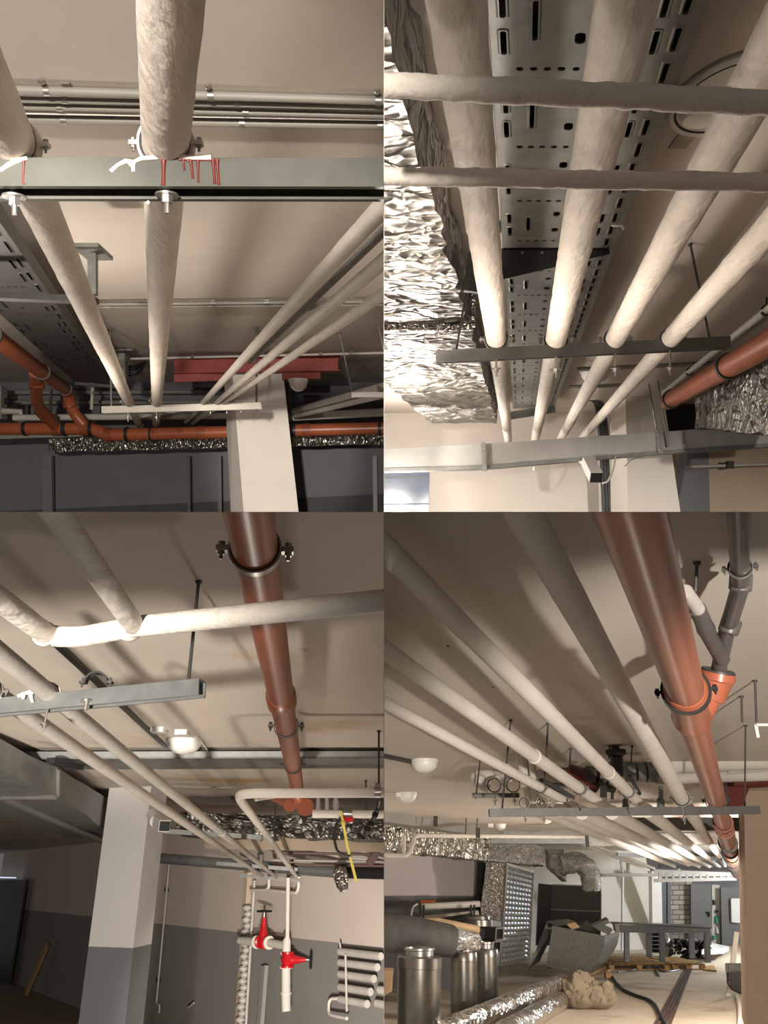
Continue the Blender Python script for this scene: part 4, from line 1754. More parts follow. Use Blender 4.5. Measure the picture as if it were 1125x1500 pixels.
# valve manifold at the right
t = thing('pipe_manifold', 'pale pipe header with three risers and red lever at right', 'manifold', at(500, 1195, 5))
b = BM()
tube(b, [at(458, 1192, 5.0), at(640, 1194, 5.0)], .024, 16)
part('header_pipe', b, 'white_paint', t, R)
for u in (466, 479, 492):
    b = BM()
    tube(b, [at(u, 1168, 5.1), at(u, 1192, 5.0)], [.013, .015], 12)
    if u == 492:
        tube(b, [at(u, 1174, 5.08), at(u, 1182, 5.05)], .019, 12)
    part('riser', b, 'grey_paint', t, R)
b = BM()
box(b, at(510, 1200, 4.95), AX * .03, AF * .01, AU * .012)
part('red_lever', b, 'red_valve', t, R, False)
b = BM()
tube(b, [at(501, 1192, 4.98), at(516, 1192.5, 4.98)], .028, 12)
part('valve_body', b, 'bolt_zinc', t, R)
b = BM()
tube(b, fillet([at(500, 1196, 4.9), at(492, 1208, 4.9), at(489, 1228, 4.9), at(494, 1248, 4.9), at(508, 1254, 4.9), at(514, 1253, 4.9)], .2), .008, 8)
solo('cable', b, 'cable_black', 'black cable looping down beside the yellow strap', 'cable', R)
t = thing('yellow_strap', 'long yellow strap hanging down from the pale pipe header', 'strap', at(522, 1290, 4.9))
b = BM()
pts = [at(499, 1188, 4.9), at(503, 1207, 4.88), at(509, 1240, 4.9), at(522, 1291, 4.9)]
for a, c in zip(pts, pts[1:]):
    bar(b, a, c, .016, .003, AF)
part('strap_band', b, 'tape_yellow', t, R, False)
b = BM()
tube(b, [at(502, 1203, 4.88), at(504, 1208, 4.88)], [.012, .014], 8)
part('strap_knot', b, 'tape_yellow', t, R)
t = thing('hose', 'dark taped hose hanging from clamp at the right edge', 'hose', at(547, 1205, 3.9))
b = BM()
tube(b, fillet([at(556, 1160, 3.9), at(557, 1172, 3.9), at(552, 1190, 4.0), at(540, 1213, 4.2), at(536, 1222, 4.3)], .2), .012, 10)
part('hose_body', b, 'dark_steel', t, R)
b = BM()
for (u, v) in ((556, 1177), (550, 1193), (544, 1206), (539, 1214)):
    tube(b, [at(u, v - 2, 3.95), at(u - 1, v + 2, 3.95)], .015, 10)
part('tape_band', b, 'black_rubber', t, R)
for (u, v0, v1, f, lab) in ((536, 1143, 1195, 5.2, 'hanger rod above the pale pipe header'), (403, 1168, 1238, 7.0, 'thin hanger rod in front of the foil duct'), (555, 1070, 1153, 3.9, 'hanger rod at right edge holding white bend pipe')):
    rod(R, at(u, v0, f), at(u, v1, f), .005, lab, m='dark_steel')
pipe(R, [at(248, 1151, 6.4), at(345, 1154, 6.4)], .008, 'conduit_grey', 'thin grey conduit across ceiling left of the white bend', name='conduit_pipe', cat='conduit', n=10)

# wall pier with wrapped riser
b = BM()
a, c = onw(352, 1282, 0.0), onw(372, 1282, 0.0)
fa_, fb_ = Vector((a.x, a.y, 0)), Vector((c.x, c.y, 0))
q = [onw(354, 1282, .16), onw(360, 1282, .16)]
zt = onw(354, 1278, .16).z
qq = [Vector((onw(345, 1480, .06).x, onw(345, 1480, .06).y, 0))]
base = qq[0]
d1 = wd * 0.10
hexa(b, [base, base + d1, base + d1 - nW * .06, base - nW * .06], [p + Z * zt for p in (base, base + d1, base + d1 - nW * .06, base - nW * .06)])
struct('wall_pier', b, 'tan_wall', R)
t = thing('wrapped_riser', 'upright pipe stack with silvery zigzag wrapping beside the pier', 'riser', base + d1)
b = BM()
n = 26
x0 = base + wd * .2 + nW * 0.01
x0 = Vector((x0.x, x0.y, .05))
for k in range(n):
    zz = .05 + (zt - .45) * k / n
    dz = (zt - .45) / n
    lathe(b, [(.035, zz), (.06, zz + dz * .3), (.06, zz + dz * .7), (.035, zz + dz)], Vector((x0.x + .012 * (-1) ** k, x0.y, 0)), Z, 14)
part('wrapping', b, 'pale_grey_pvc', t, R)
b = BM()
x1 = x0 + wd * .14
tube(b, [Vector((x1.x, x1.y, .05)), Vector((x1.x, x1.y, zt - .1))], .02, 10)
part('side_pipe', b, 'pale_grey_pvc', t, R)

# fire valve assembly
VO = 0.30


def ov(u, v, o=VO):
    return onw(u, v, o)


t = thing('fire_riser', 'white upright pipe with tee, reducer and floor flange between red valves', 'pipe', ov(420, 1482))
b = BM()
pts = [ov(422, 1286), ov(421, 1372), ov(420, 1378), ov(419.5, 1395)]
tube(b, pts, [.024, .024, .048, .048], 18)
part('upper_pipe', b, 'white_paint', t, R)
b = BM()
tube(b, [ov(419, 1417), ov(419, 1470), ov(419.5, 1482)], [.052, .052, .05], 18)
part('lower_pipe', b, 'white_paint', t, R)
b = BM()
tube(b, [ov(352, 1378), ov(376, 1380)], .045, 16)
tube(b, [ov(394, 1381), ov(420, 1386)], .045, 16)
part('side_pipe', b, 'white_paint', t, R)
b = BM()
for (u, v, d) in ((376, 1380, wd), (394, 1381, wd), (419.5, 1396, Z), (419, 1417, Z), (419, 1455, Z)):
    p = ov(u, v)
    tube(b, [p - d * .012, p + d * .012], .075 if v != 1455 else .062, 20)
part('flange', b, 'white_paint', t, R)
for (u, v, ax, lab) in ((385, 1380, Z, 'red gate valve with upright stem and black handwheel on top'), (421, 1406, AX * .8, 'red gate valve with sideways stem and black handwheel at right')):
    p = ov(u, v)
    t = thing('gate_valve', lab, 'valve', p - Z * .1)
    fl = wd if ax is Z else Z
    ax_n = ax.normalized()
    b = BM()
    tube(b, [p - fl * .08, p - fl * .06, p - fl * .05, p, p + fl * .05, p + fl * .06, p + fl * .08], [.075, .075, .055, .075, .055, .075, .075], 18)
    part('valve_body', b, 'red_valve', t, R)
    b = BM()
    tube(b, [p, p + ax * .1, p + ax * .12, p + ax * .2, p + ax * .27], [.062, .055, .045, .03, .022], 16)
    bon = part('bonnet', b, 'red_valve', t, R)
    b = BM()
    tube(b, [p + ax * .27, p + ax * .33], .014, 10)
    part('stem', b, 'bolt_zinc', bon, R)
    b = BM()
    c = p + ax * .34
    s, u_ = frame(ax)
    ring = [c + (s * math.cos(a) + u_ * math.sin(a)) * .085 for a in [k * math.pi / 12 for k in range(25)]]
    tube(b, ring, .012, 8)
    for k in range(3):
        a = k * math.pi * 2 / 3
        tube(b, [c, c + (s * math.cos(a) + u_ * math.sin(a)) * .08], .008, 6)
    lathe(b, [(0, -.015), (.022, -.015), (.022, .015), (0, .015)], c, ax_n, 12)
    part('handwheel', b, 'black_rubber', bon, R)
# small white loops on the wall
for (pts, lab) in (([(367, 1304), (389, 1304), (394, 1300), (394, 1290), (394, 1284)], 'white pipe loop high on wall left of the fire riser'),
                   ([(389, 1304), (434, 1308), (437, 1302), (438, 1284)], 'white pipe loop high on wall around the fire riser')):
    b = BM()
    tube(b, fillet([ov(u, v, .12) for u, v in pts], .08), .02, 12)
    solo('pipe_loop', b, 'white_paint', lab, 'pipe', R)
# leaning metal stud, floor stuff
b = BM()
bar(b, ov(388, 1415, .08), Vector((ov(380, 1482, .25).x, ov(380, 1482, .25).y, 0.02)), .1, .05, nW)
solo('metal_stud', b, 'trunking_zinc', 'short galvanised stud leaning on wall under the first valve', 'metal stud', R, smooth=False)
b = BM()
c = onz(393, 1489, 0.06)
box(b, c, wd * .05, nW * .03, Z * .04)
solo('socket_box', b, 'plastic_white', 'small white box on the ledge below the leaning stud', 'box', R, smooth=False)
# low ledge along the wall
b = BM()
a = base + nW * .05
c = W1 + wd * 1.5
c = Vector((c.x, c.y, 0)) + nW * .2
hexa(b, [a, c, c - nW * .3, a - nW * .3], [p + Z * .07 for p in (a, c, c - nW * .3, a - nW * .3)])
struct('baseboard_back', b, 'concrete', R)
# tube register
t = thing('tube_heater', 'register of five pale pipes on grey wall at the lower right', 'heater', ov(540, 1470, .1))
for k, (v, u1) in enumerate(((1394, 558), (1410, 553), (1427, 548), (1446, 543), (1464, 538))):
    b = BM()
    tube(b, [onw(498, v, .14), onw(u1 + 0.0, v + 7, .14)], .037, 14)
    part('heater_tube', b, 'pale_grey_pvc', t, R)
b = BM()
tube(b, [onw(506, 1398, .2), onw(508, 1482, .2)], .012, 8)
tube(b, [onw(498, 1381, .14), onw(499, 1392, .14)], .01, 8)
part('support_bar', b, 'grey_paint', t, R)
for k, (v, u0) in enumerate(((1450, 556), (1470, 552))):
    b = BM()
    tube(b, [onw(u0, v, .14), onw(u0 + 40, v + 8, .14)], .037, 14)
    part('heater_tube', b, 'pale_grey_pvc', t, R)
b = BM()
tube(b, fillet([onw(494, 1463, .14), onw(482, 1463, .16), onw(481, 1485, .2), onw(488, 1488, .22), onw(508, 1492, .25)], .08), .016, 10)
solo('pipe_loop', b, 'white_paint', 'white pipe loop near floor left of the tube heater', 'pipe', R)
b = BM()
c = onz(528, 1494, 0.14)
box(b, c, wd * .11, nW * .09, Z * .09)
solo('cardboard_box', b, 'cardboard', 'small tan cardboard box on floor below the tube heater', 'box', R, smooth=False)
# slim riser pipes right of the column
t = thing('riser_pipe', 'thin pale riser pipe on the back wall just right of column', 'pipe', onw(229, 1478, .05))
b = BM()
tube(b, fillet([onw(248, 1262, .06), onw(229, 1470, .06), onw(234, 1472, .06), onw(233, 1484, .06)], .05), .013, 10)
part('pipe_body', b, 'pale_grey_pvc', t, R)
b = BM()
for v in (1304, 1436):
    box(b, onw(248 - (v - 1262) * 19 / 208, v, .05), wd * .03, nW * .03, Z * .02)
part('pipe_clip', b, 'dark_steel', t, R, False)
b = BM()
tube(b, [onw(276, 1476, .1), onw(284, 1469, .1)], .012, 8)
solo('wire_scrap', b, 'pale_grey_pvc', 'scrap of pale wire on floor by back wall, right of column', 'wire', R)
# plank at the left and lit slit
b = BM()
p = onz(38, 1456, 0.03)
q = at(70, 1383, (p - CAM).dot(AF) + .05)
bar(b, p, q, .14, .04, nW)
solo('plank', b, 'wood', 'brown plank leaning in the dark left of the column', 'plank', R, smooth=False)
t = thing('dark_gate', 'dark gate at the left edge with light slit at its top', 'gate', onw(5, 1440, .2))
b = BM()
zt2 = onw(10, 1286, .2).z
g0, g1 = onw(-40, 1400, .2), onw(20, 1400, .2)
slab(b, [Vector((g0.x, g0.y, 0)), Vector((g1.x, g1.y, 0)), Vector((g1.x, g1.y, zt2 - .05)), Vector((g0.x, g0.y, zt2 - .05))], -nW * .05)
part('gate_leaf', b, 'black_steel', t, R, False)
b = BM()
slab(b, [onw(-40, 1283.5, .2), onw(22, 1285, .2), onw(22, 1286.5, .2), onw(-40, 1285.5, .2)], -nW * .03)
part('light_slit', b, 'lit_gap', t, R, False)
# ================================================================== LOWER RIGHT BAY
R = 'D'
HD = 1.0
DUP = Vector((0.115, 0, 1.0))          # uprights in this bay lean slightly


def pd_(h):
    z = CAM.z + h
    return lambda u, v: onz(u, v, z)


CD = pd_(HD)
FL = lambda u, v: onz(u, v, 0.0)
b = BM()
z = CAM.z + HD
slab(b, [Vector((0, 1.5, z)), Vector((22, 1.5, z)), Vector((22, 40, z)), Vector((0, 40, z))], Z * 0.15)
struct('ceiling', b, 'ceiling_plaster', R)
b = BM()
slab(b, [Vector((0, 3, 0)), Vector((24, 3, 0)), Vector((24, 42, 0)), Vector((0, 42, 0))], Z * -0.1)
struct('floor', b, 'pale_floor', R)


def onf(u, v, f, name=None):
    return at(u, v, f)


def board(room, name, m, quad, th, fv=AF):
    b = BM()
    slab(b, [at(*q) for q in quad], fv * th)
    return struct(name, b, m, room)


# walls: left two tone wall, far pale wall, white return, brick, end wall
FWL = 19.0
pt = at(600, 1312, FWL)
mat('two_tone_left', (205, 196, 194), 0.85, var=0.03, vs=1.5, two=((0, 0, 1), pt.z, (120, 118, 118)))
b = BM()
a, c = at(540, 1312, FWL), at(705, 1312, FWL)
a.z = c.z = 0
slab(b, [a, c, c + Z * 3.3, a + Z * 3.3], Vector((0, .2, 0)))
struct('wall_left', b, 'two_tone_left', R)
b = BM()
a, c = at(690, 1400, 27), at(962, 1385, 29)
a.z = c.z = 0
slab(b, [a, c, c + Z * 3.3 + DUP * 0, a + Z * 3.3], Vector((0, .2, 0)))
struct('wall_back', b, 'pale_wall', R)
b = BM()
q = [at(955, 1280, 28.6), at(969, 1282, 28.6), at(970, 1364, 28.6), at(955, 1392, 28.6)]
q = [at(955, 1276, 28.6), at(969, 1276, 28.6), at(971, 1396, 28.6), at(956, 1396, 28.6)]
slab(b, q, Vector((0, .4, 0)))
struct('trim_1', b, 'lamp_white', R)
b = BM()
slab(b, [at(965, 1276, 31.5), at(1100, 1276, 31.5), at(1100, 1390, 31.5), at(965, 1390, 31.5)], Vector((0, .2, 0)))
struct('wall_end', b, 'grey_wall', R)
b = BM()
slab(b, [at(982, 1286, 31.2), at(1013, 1286, 31.2), at(1013, 1386, 31.2), at(982, 1386, 31.2)], Vector((0, .2, 0)))
struct('wall_brick', b, 'brick', R)
b = BM()
for (u0, u1, m_) in ((970, 976, 0), (978, 983, 1)):
    slab(b, [at(u0, 1288, 31.0), at(u1, 1288, 31.0), at(u1, 1386, 31.0), at(u0, 1386, 31.0)], Vector((0, .1, 0)))
struct('trim_2', b, 'machine_grey', R)
# grey steel door, open doorway and green things
b = BM()
slab(b, [at(1012, 1295, 30.8), at(1042, 1296, 30.8), at(1043, 1388, 30.8), at(1013, 1388, 30.8)], Vector((0, .1, 0)))
o = struct('door_1', b, 'door_grey', R)
b = BM()
slab(b, [at(1035, 1336, 30.7), at(1040, 1336, 30.7), at(1040, 1338, 30.7), at(1035, 1338, 30.7)], Vector((0, .08, 0)))
slab(b, [at(1038, 1336, 30.7), at(1040, 1336, 30.7), at(1040, 1343, 30.7), at(1038, 1343, 30.7)], Vector((0, .08, 0)))
if o:
    LOC[o.name] = Vector((0, 0, 0))
    h = mkobj('door_handle', b, 'black_rubber', R, o)
b = BM()
slab(b, [at(1043, 1296, 31.0), at(1054, 1296, 31.0), at(1055, 1382, 31.0), at(1043, 1382, 31.0)], Vector((0, .1, 0)))
struct('door_2', b, 'pale_wall', R)
for (u, v, w, h_, m_, lab) in ((1050, 1347, 5, 10, 'green_plastic', 'green bottle like bundle in the open doorway'), (1046, 1373, 7, 4, 'green_plastic', 'flat green package low in the open doorway'), (1046, 1322, 4, 7, 'cable_black', 'dark bundle high in the open doorway'), (1050, 1335, 5, 3, 'black_rubber', 'black fitting halfway up the open doorway'), (1051, 1362, 4, 10, 'plastic_white', 'white bag hanging in the open doorway')):
    b = BM()
    p = at(u, v, 30.9)
    lathe(b, [(0, -h_ / 2400 * 30.9), (w / 2400 * 30.9, -h_ / 2600 * 30.9), (w / 2600 * 30.9, h_ / 3200 * 30.9), (w / 6000 * 30.9, h_ / 2400 * 30.9), (0, h_ / 2400 * 30.9)], p, Z, 12)
    solo('hanging_bundle', b, m_, lab, 'bundle', R)
b = BM()
slab(b, [at(1056, 1300, 30.6), at(1090, 1300, 30.6), at(1090, 1384, 30.6), at(1058, 1384, 30.6)], Vector((0, .1, 0)))
struct('door_3', b, 'door_grey', R)
b = BM()
slab(b, [at(1071, 1316, 30.4), at(1084, 1316, 30.4), at(1084, 1352, 30.4), at(1072, 1351, 30.4)], Vector((0, .08, 0)))
solo('wall_cabinet', b, 'plastic_white', 'pale wall cabinet at far end beside the right column', 'cabinet', R, smooth=False)
# right column (front and narrow lit side)
b = BM()
FR = 10.0
q = [at(1089, 1120, FR), at(1300, 1120, FR), at(1300, 1520, FR), at(1096, 1520, FR)]
hexa(b, q, [p + (at(1084, 1300, FR + 1.6) - at(1093, 1300, FR)) for p in q])
struct('column', b, 'column_tan', R)

# ceiling lamps
for (u, v, r, f, lab) in ((622, 1113, .17, None, 'nearest dome lamp at left above the foil duct'), (597, 1161, .17, None, 'second dome lamp at left, below the nearest one'), (733, 1207, .17, None, 'far dome lamp under the left end of the hanging channel'),
                          (800, 1197, .17, None, 'far dome lamp peeping under the hanging channel')):
    p = CD(u, v)
    dd = (p - CAM).dot(AF)
    dome(R, p, -Z, {622: 20, 597: 14, 733: 8, 800: 9}[u] / FPX * dd, {622: 18, 597: 14, 733: 9, 800: 9}[u] / FPX * dd * 1.0, lab)
for (u, v, lab) in ((584, 1161, 'small white box on ceiling left of the second dome lamp'), (718, 1207, 'tiny white box left of far dome lamp')):
    p = CD(u, v)
    dd = (p - CAM).dot(AF)
    b = BM()
    box(b, p - Z * .03, AX * 4 / FPX * dd, Vector((0, .08, 0)), Z * 3 / FPX * dd)
    solo('junction_box', b, 'plastic_white', lab, 'junction box', R, smooth=False)
b = BM()
strip(b, CD(540, 1100), CD(606, 1114), .05, -Z, .03)
solo('mini_trunking', b, 'dark_steel', 'dark strip on ceiling leading to the nearest dome lamp', 'trunking', R, smooth=False)
for (u, v, lab) in ((656, 946, 'small dark drill hole in ceiling, nearer of two'), (722, 1006, 'small dark drill hole in ceiling, farther of two')):
    b = BM()
    lathe(b, [(0, 0), (.008, 0), (.007, .003), (0, .003)], CD(u, v), -Z, 10)
    solo('ceiling_plug', b, 'black_rubber', lab, 'plug', R)

# four long pipes
HP = 0.50
PD_ = pd_(HP)
YS = None
dl = []
for (p, q, r, lab, kw) in (
        ((733, 690), (1001, 1174), 0.047, 'thickest long white pipe, next to the big orange pipe', {}),
        ((520, 760), (944, 1184), 0.037, 'second long white pipe left of the orange pipe', dict(collars=((0.66, 1.12, .035),))),
        ((500, 908), (893, 1186), 0.037, 'third long white pipe left of the orange pipe', dict(collars=((.5, 1.14, .03),))),
        ((490, 990), (846, 1183), 0.030, 'leftmost and lowest long white pipe under the ceiling', {})):
    a, c = pd_(0.82)(*p), PD_(*q)
    d = (c - a)
    far = c + d.normalized() * 22
    dl.append((a, c, r))
    # beyond the channel the run continues towards the far end
    vp = Vector((1083, 1290))
    pipe(R, [a, c + d.normalized() * .3], r, 'white_paint', lab, n=24, lump=.03, step=.08, lscale=12, **kw)
# runs beyond the channel
for (p, q, lab) in (((1003, 1178), (1062, 1268), 'first pipe from right beyond the hanging channel'), ((947, 1187), (1054, 1270), 'second pipe from right beyond the hanging channel'),
                    ((896, 1190), (1044, 1272), 'third pipe from right beyond the hanging channel'), ((852, 1190), (1030, 1272), 'fourth pipe from right beyond the hanging channel'),
                    ((820, 1186), (1015, 1270), 'fifth pipe from right beyond the hanging channel'), ((788, 1184), (995, 1272), 'sixth pipe from right beyond the hanging channel')):
    pipe(R, [at(*p, 5.75), at(*q, 27.0)], .05, 'white_paint', lab, n=14)
for (p, q, lab) in (((848, 1230), (958, 1272), 'far left thin white pipe, upper of a pair'), ((840, 1231), (950, 1274), 'far left thin white pipe, lower of a pair')):
    pipe(R, [at(*p, 20), at(*q, 27)], .045, 'white_paint', lab, n=12)

# hanging channels
FS = 5.55
s0, s1 = at(716, 1185, FS), at(1110, 1181, FS)
strut(R, s0, s1, .06, .05, Z, 'long hanging channel carrying the white pipes below ceiling', 'dark_steel')
for (a, c, r), lab in zip(dl, ('clamp on hanging channel at thickest white pipe', 'clamp on hanging channel at second white pipe', 'clamp on hanging channel at third white pipe', 'clamp on hanging channel at leftmost long pipe')):
    k = (FS - (a - CAM).dot(AF)) / ((c - a).dot(AF))
    clamp(R, a.lerp(c, min(k, 1.0)), c - a, r * 1.05, Z, lab, drop=.07, w=.025)
for (u, v, lab) in ((768, 1176, 'clamp on hanging channel, leftmost of the row'), (795, 1176, 'clamp on hanging channel, second from left of the row')):
    clamp(R, at(u, v, FS), Vector((.25, 1, 0)), .034, Z, lab, drop=.06, w=.025)
for (u0, v0, u1, v1, f, w, lab) in ((904, 1249, 1056, 1256, 17.5, .12, 'dark far channel under the runs of white pipes'), (965, 1266, 1065, 1271, 24, .16, 'very far grey channel just above the hanging ladder')):
    strut(R, at(u0, v0, f), at(u1, v1, f), w, w * .6, Z, lab, 'machine_grey')
for (ut, vt, ub, vb, lab) in ((748, 1054, 735, 1190, 'hanger rod at the left end of the long channel'), (803, 1059, 797, 1150, 'hanger rod among the left pipes, behind second pipe'), (704, 1107, 697, 1170, 'hanger rod at the far left short channel'), (1092, 1062, 1091, 1183, 'hanger rod at the right end of long channel'),
                              (836, 1096, 834, 1128, 'short hanger rod between second and third pipes'), (1021, 823, 1019, 866, 'short stud from ceiling between orange and grey pipes'), (1106, 996, 1108, 1058, 'short rod to white bracket at upper right'),
                              (1086, 1019, 1087, 1058, 'short rod in ceiling right of the orange branch'), (893, 1092, 892, 1112, 'short rod beside the black valve'), (926, 1092, 924, 1120, 'short rod right of the black valve')):
    f = (CD(ut, vt) - CAM).dot(AF)
    rod(R, CD(ut, vt), at(ub, vb, f), .0065, lab, m='dark_steel')
b = BM()
box(b, at(1108, 1071, 4.1), AX * .008, Vector((0, .008, 0)), Z * .032)
box(b, at(1116, 1062, 4.1), AX * .03, Vector((0, .008, 0)), Z * .006)
solo('rail_bracket', b, 'plastic_white', 'small white rail bracket hanging at the right edge', 'bracket', R, smooth=False)

# big orange pipe
HO = 0.55
PO = pd_(HO)
oa, ob = PO(905, 690), PO(1004, 1010)
dO = (ob - oa).normalized()
oend = at(1078, 1282, 24)
oc = at(1059, 1205, 7.2)
t = thing('drain_pipe', 'very large glossy orange drain pipe coming from the top', 'drain pipe', PO(960, 900))
b = BM()
tube(b, [oa, ob + dO * .12], .058, 36)
part('pipe_body', b, 'red_brown_pvc', t, R)
b = BM()
o2 = at(1013, 1052, (ob - CAM).dot(AF) + .62)
tube(b, [ob - dO * .02, ob, ob + dO * .05, o2 - dO * .1, o2 - dO * .05, o2 - dO * .02, o2 + dO * .02], [.060, .068, .068, .062, .073, .074, .062], 36)
part('socket', b, 'red_brown_pvc', t, R)
b = BM()
tube(b, [o2 - dO * .05, oc, oc + (oend - oc) * .05], [.060, .066, .068], 28)
part('pipe_body', b, 'red_brown_pvc', t, R)
b = BM()
tube(b, [oc.lerp(oend, .04), oend], [.09, .10], 20)
part('far_pipe', b, 'red_brown_pvc', t, R)
b = BM()
for k in (0.0, .025, .05, .10):
    p = oc.lerp(oend, k)
    ringband(b, p, (oend - oc), .07, .088, .12, 24)
part('push_fit_socket', b, 'dark_orange_pvc', t, R)
b = BM()
for k in (.16, .25, .34, .44, .56, .7, .85):
    ringband(b, oc.lerp(oend, k), (oend - oc), .088, .115, .18, 18)
part('pipe_clamp', b, 'dark_steel', t, R)
clamp(R, ob + dO * .02, dO, .064, Z, 'black lined clamp on the large orange pipe before its branch', m='black_steel', w=.022)
clamp(R, o2.lerp(oc, .62), oc - o2, .0635, Z, 'thin black clamp on the orange pipe above channel', m='black_steel', w=.014, liner=False)
# branch with funnel socket
dB = None
t = thing('drain_branch', 'orange angled branch with wide collar joining the large orange pipe', 'drain pipe', at(1045, 1030, 2.9))
f0 = (o2 - CAM).dot(AF)
j0 = at(1022, 1062, f0 - .02)
j1 = at(1040, 1026, f0 + .02)
j2 = at(1050, 997, f0 + .02)
j3 = at(1052, 984, f0 + .02)
b = BM()
tube(b, [j0, j1, j1.lerp(j2, .1), j2, j2.lerp(j3, .2), j3], [.036, .038, .052, .060, .068, .066], 28)
part('branch_body', b, 'red_brown_pvc', t, R)
b = BM()
dj = (j3 - j2).normalized()
tube(b, [j3 - dj * .006, j3 + dj * .008], [.066, .062], 28)
part('rubber_seal', b, 'dark_steel', t, R)
# grey waste pipe
gA = [at(1062, 978, f0), at(1068, 920, f0), at(1085, 862, f0 - .05), at(1086, 835, f0 - .1)]
t = thing('waste_pipe', 'dark grey plastic waste pipe dropping into the orange branch', 'waste pipe', at(1060, 985, f0))
b = BM()
tube(b, fillet([j3 + dj * .0, at(1063, 930, 3.05), at(1085, 858, 2.7), at(1080, 730, 2.1)], .06), .029, 24)
part('pipe_body', b, 'grey_pvc', t, R)
for (u0, v0, u1, v1, f, lab) in ((1066, 928, 1073, 906, 2.97, ''), (1084, 866, 1086, 838, 2.68, '')):
    b = BM()
    a, c = at(u0, v0, f), at(u1, v1, f)
    tube(b, [a, a.lerp(c, .1), a.lerp(c, .9), c], [.031, .036, .036, .031], 24)
    part('push_fit_socket', b, 'grey_pvc', t, R)
b = BM()
y0, y1, y2 = at(1058, 966, 3.15), at(1036, 926, 3.0), at(1022, 892, 2.88)
tube(b, [y0, y1, y1.lerp(y2, .15), y1.lerp(y2, .4), y2], [.029, .030, .034, .030, .030], 22)
part('side_branch', b, 'grey_pvc', t, R)
b = BM()
tube(b, [y2, at(1004, 866, 2.78)], .025, 20)
part('pale_inlet', b, 'pale_grey_pvc', t, R)
clamp(R, at(1084, 832, 2.55), (at(1080, 730, 2.1) - at(1085, 858, 2.7)), .031, Z, 'zinc clamp around the dark grey waste pipe at top right', w=.014)

# plant room pipework behind the channel
for (pts, f, r, lab) in (
        ([(770, 1150), (764, 1100), (776, 1084), (800, 1080), (940, 1080)], 7.0, .048, 'pale insulated bend beyond the pipes, upper one'),
        ([(776, 1182), (769, 1140), (768, 1095), (780, 1090), (905, 1092)], 7.0, .03, 'pale dropping pipe to the leftmost clamp'),
        ([(795, 1178), (782, 1165), (780, 1120), (782, 1098)], 6.9, .03, 'pale dropping pipe to the second clamp from left'),
        ([(716, 1152), (700, 1145), (696, 1138), (710, 1136), (850, 1137)], 7.4, .055, 'pale insulated bend at left on the short channel'),
        ([(880, 1103), (890, 1098), (930, 1097), (1125, 1094)], 7.5, .03, 'pale grey pipe run behind thick white pipe, upper'),
        ([(880, 1125), (1180, 1110)], 7.6, .085, 'wide lagged pipe run behind thick white pipe'),
        ([(960, 1140), (1190, 1132)], 7.9, .06, 'dim wide pipe run under the lagged one')):
    b = BM()
    tube(b, fillet([at(u, v, f) for u, v in pts], .12), r, 16)
    solo('plant_pipe', b, 'grey_paint', lab, 'pipe', R)
for (u, v, lab) in ((724, 1150, 'clamp holding the left insulated bend on short channel'), (752, 1150, 'clamp on short channel right of the left bend')):
    clamp(R, at(u, v, 7.2), Vector((.3, 1, 0)), .055, Z, lab, drop=.06, w=.03)
strut(R, at(692, 1162, 7.2), at(760, 1162, 7.2), .05, .035, Z, 'short dark channel at far left under insulated bend', 'dark_steel')
strut(R, at(793, 1140, 6.8), at(838, 1166, 7.6), .05, .035, Z, 'short slanted channel behind the third pipe', 'dark_steel')
for (u0, v0, u1, v1, f, w, h_, lab) in ((912, 1112, 1180, 1090, 8.3, .16, .05, 'dim flat tray behind the thick white pipe'), (800, 1145, 905, 1140, 8.0, .25, .12, 'grey green duct piece behind the third pipe')):
    b = BM()
    bar(b, at(u0, v0, f), at(u1, v1, f), w, h_, Z)
    solo('flat_tray', b, 'dull_galvanised', lab, 'tray', R, smooth=False)
# cross beams further back
for (u0, v0, u1, v1, f, h_, m_, lab) in ((880, 1208, 1125, 1208, 11.5, .12, 'dull_galvanised', 'grey duct crossing behind the channel at right'), (860, 1232, 1085, 1228, 15.0, .1, 'dull_galvanised', 'grey far duct crossing below the first cross duct'), (700, 1226, 905, 1227, 18.0, .12, 'dull_galvanised', 'grey far rail crossing above the foil elbow'),
                                       (880, 1282, 1075, 1281, 26.5, .1, 'pale_grey_pvc', 'pale far rail crossing above the brick end wall')):
    b = BM()
    bar(b, at(u0, v0, f), at(u1, v1, f), .3, h_ * (f / 8 if v0 < 1280 else 1.0), Z)
    solo('cross_duct', b, m_, lab, 'duct', R, smooth=False)
t = thing('pump_valve', 'black handwheel valve and flanges above the third pipe', 'valve', at(904, 1130, 6.6))
b = BM()
lathe(b, [(0, 0), (.05, 0), (.08, .02), (.08, .05), (.03, .06), (.03, .08), (0, .08)], at(903, 1108, 6.6), Z, 24)
part('handwheel', b, 'black_rubber', t, R)
b = BM()
tube(b, [at(903, 1106, 6.6), at(904, 1136, 6.6)], .05, 16)
part('valve_body', b, 'black_steel', t, R)
b = BM()
for u, r in ((917, .085), (932, .08), (946, .09), (956, .09)):
    tube(b, [at(u, 1131, 7.0), at(u + 11, 1131, 7.0)], r * .95, 18)
part('flange', b, 'dull_galvanised', t, R)
t = thing('pump', 'dark pump group with dark red casing behind third pipe', 'pump', at(870, 1145, 7))
b = BM()
tube(b, [at(836, 1132, 7.1), at(872, 1148, 6.9)], [.075, .085], 16)
part('casing', b, 'red_drip', t, R)
b = BM()
for (u, v, r) in ((858, 1134, .07), (876, 1136, .06), (888, 1146, .075)):
    tube(b, [at(u, v, 6.9), at(u + 12, v + 2, 6.9)], r, 14)
part('motor', b, 'dark_steel', t, R)
b = BM()
tube(b, [at(884, 1150, 6.8), at(884, 1172, 6.8)], .03, 12)
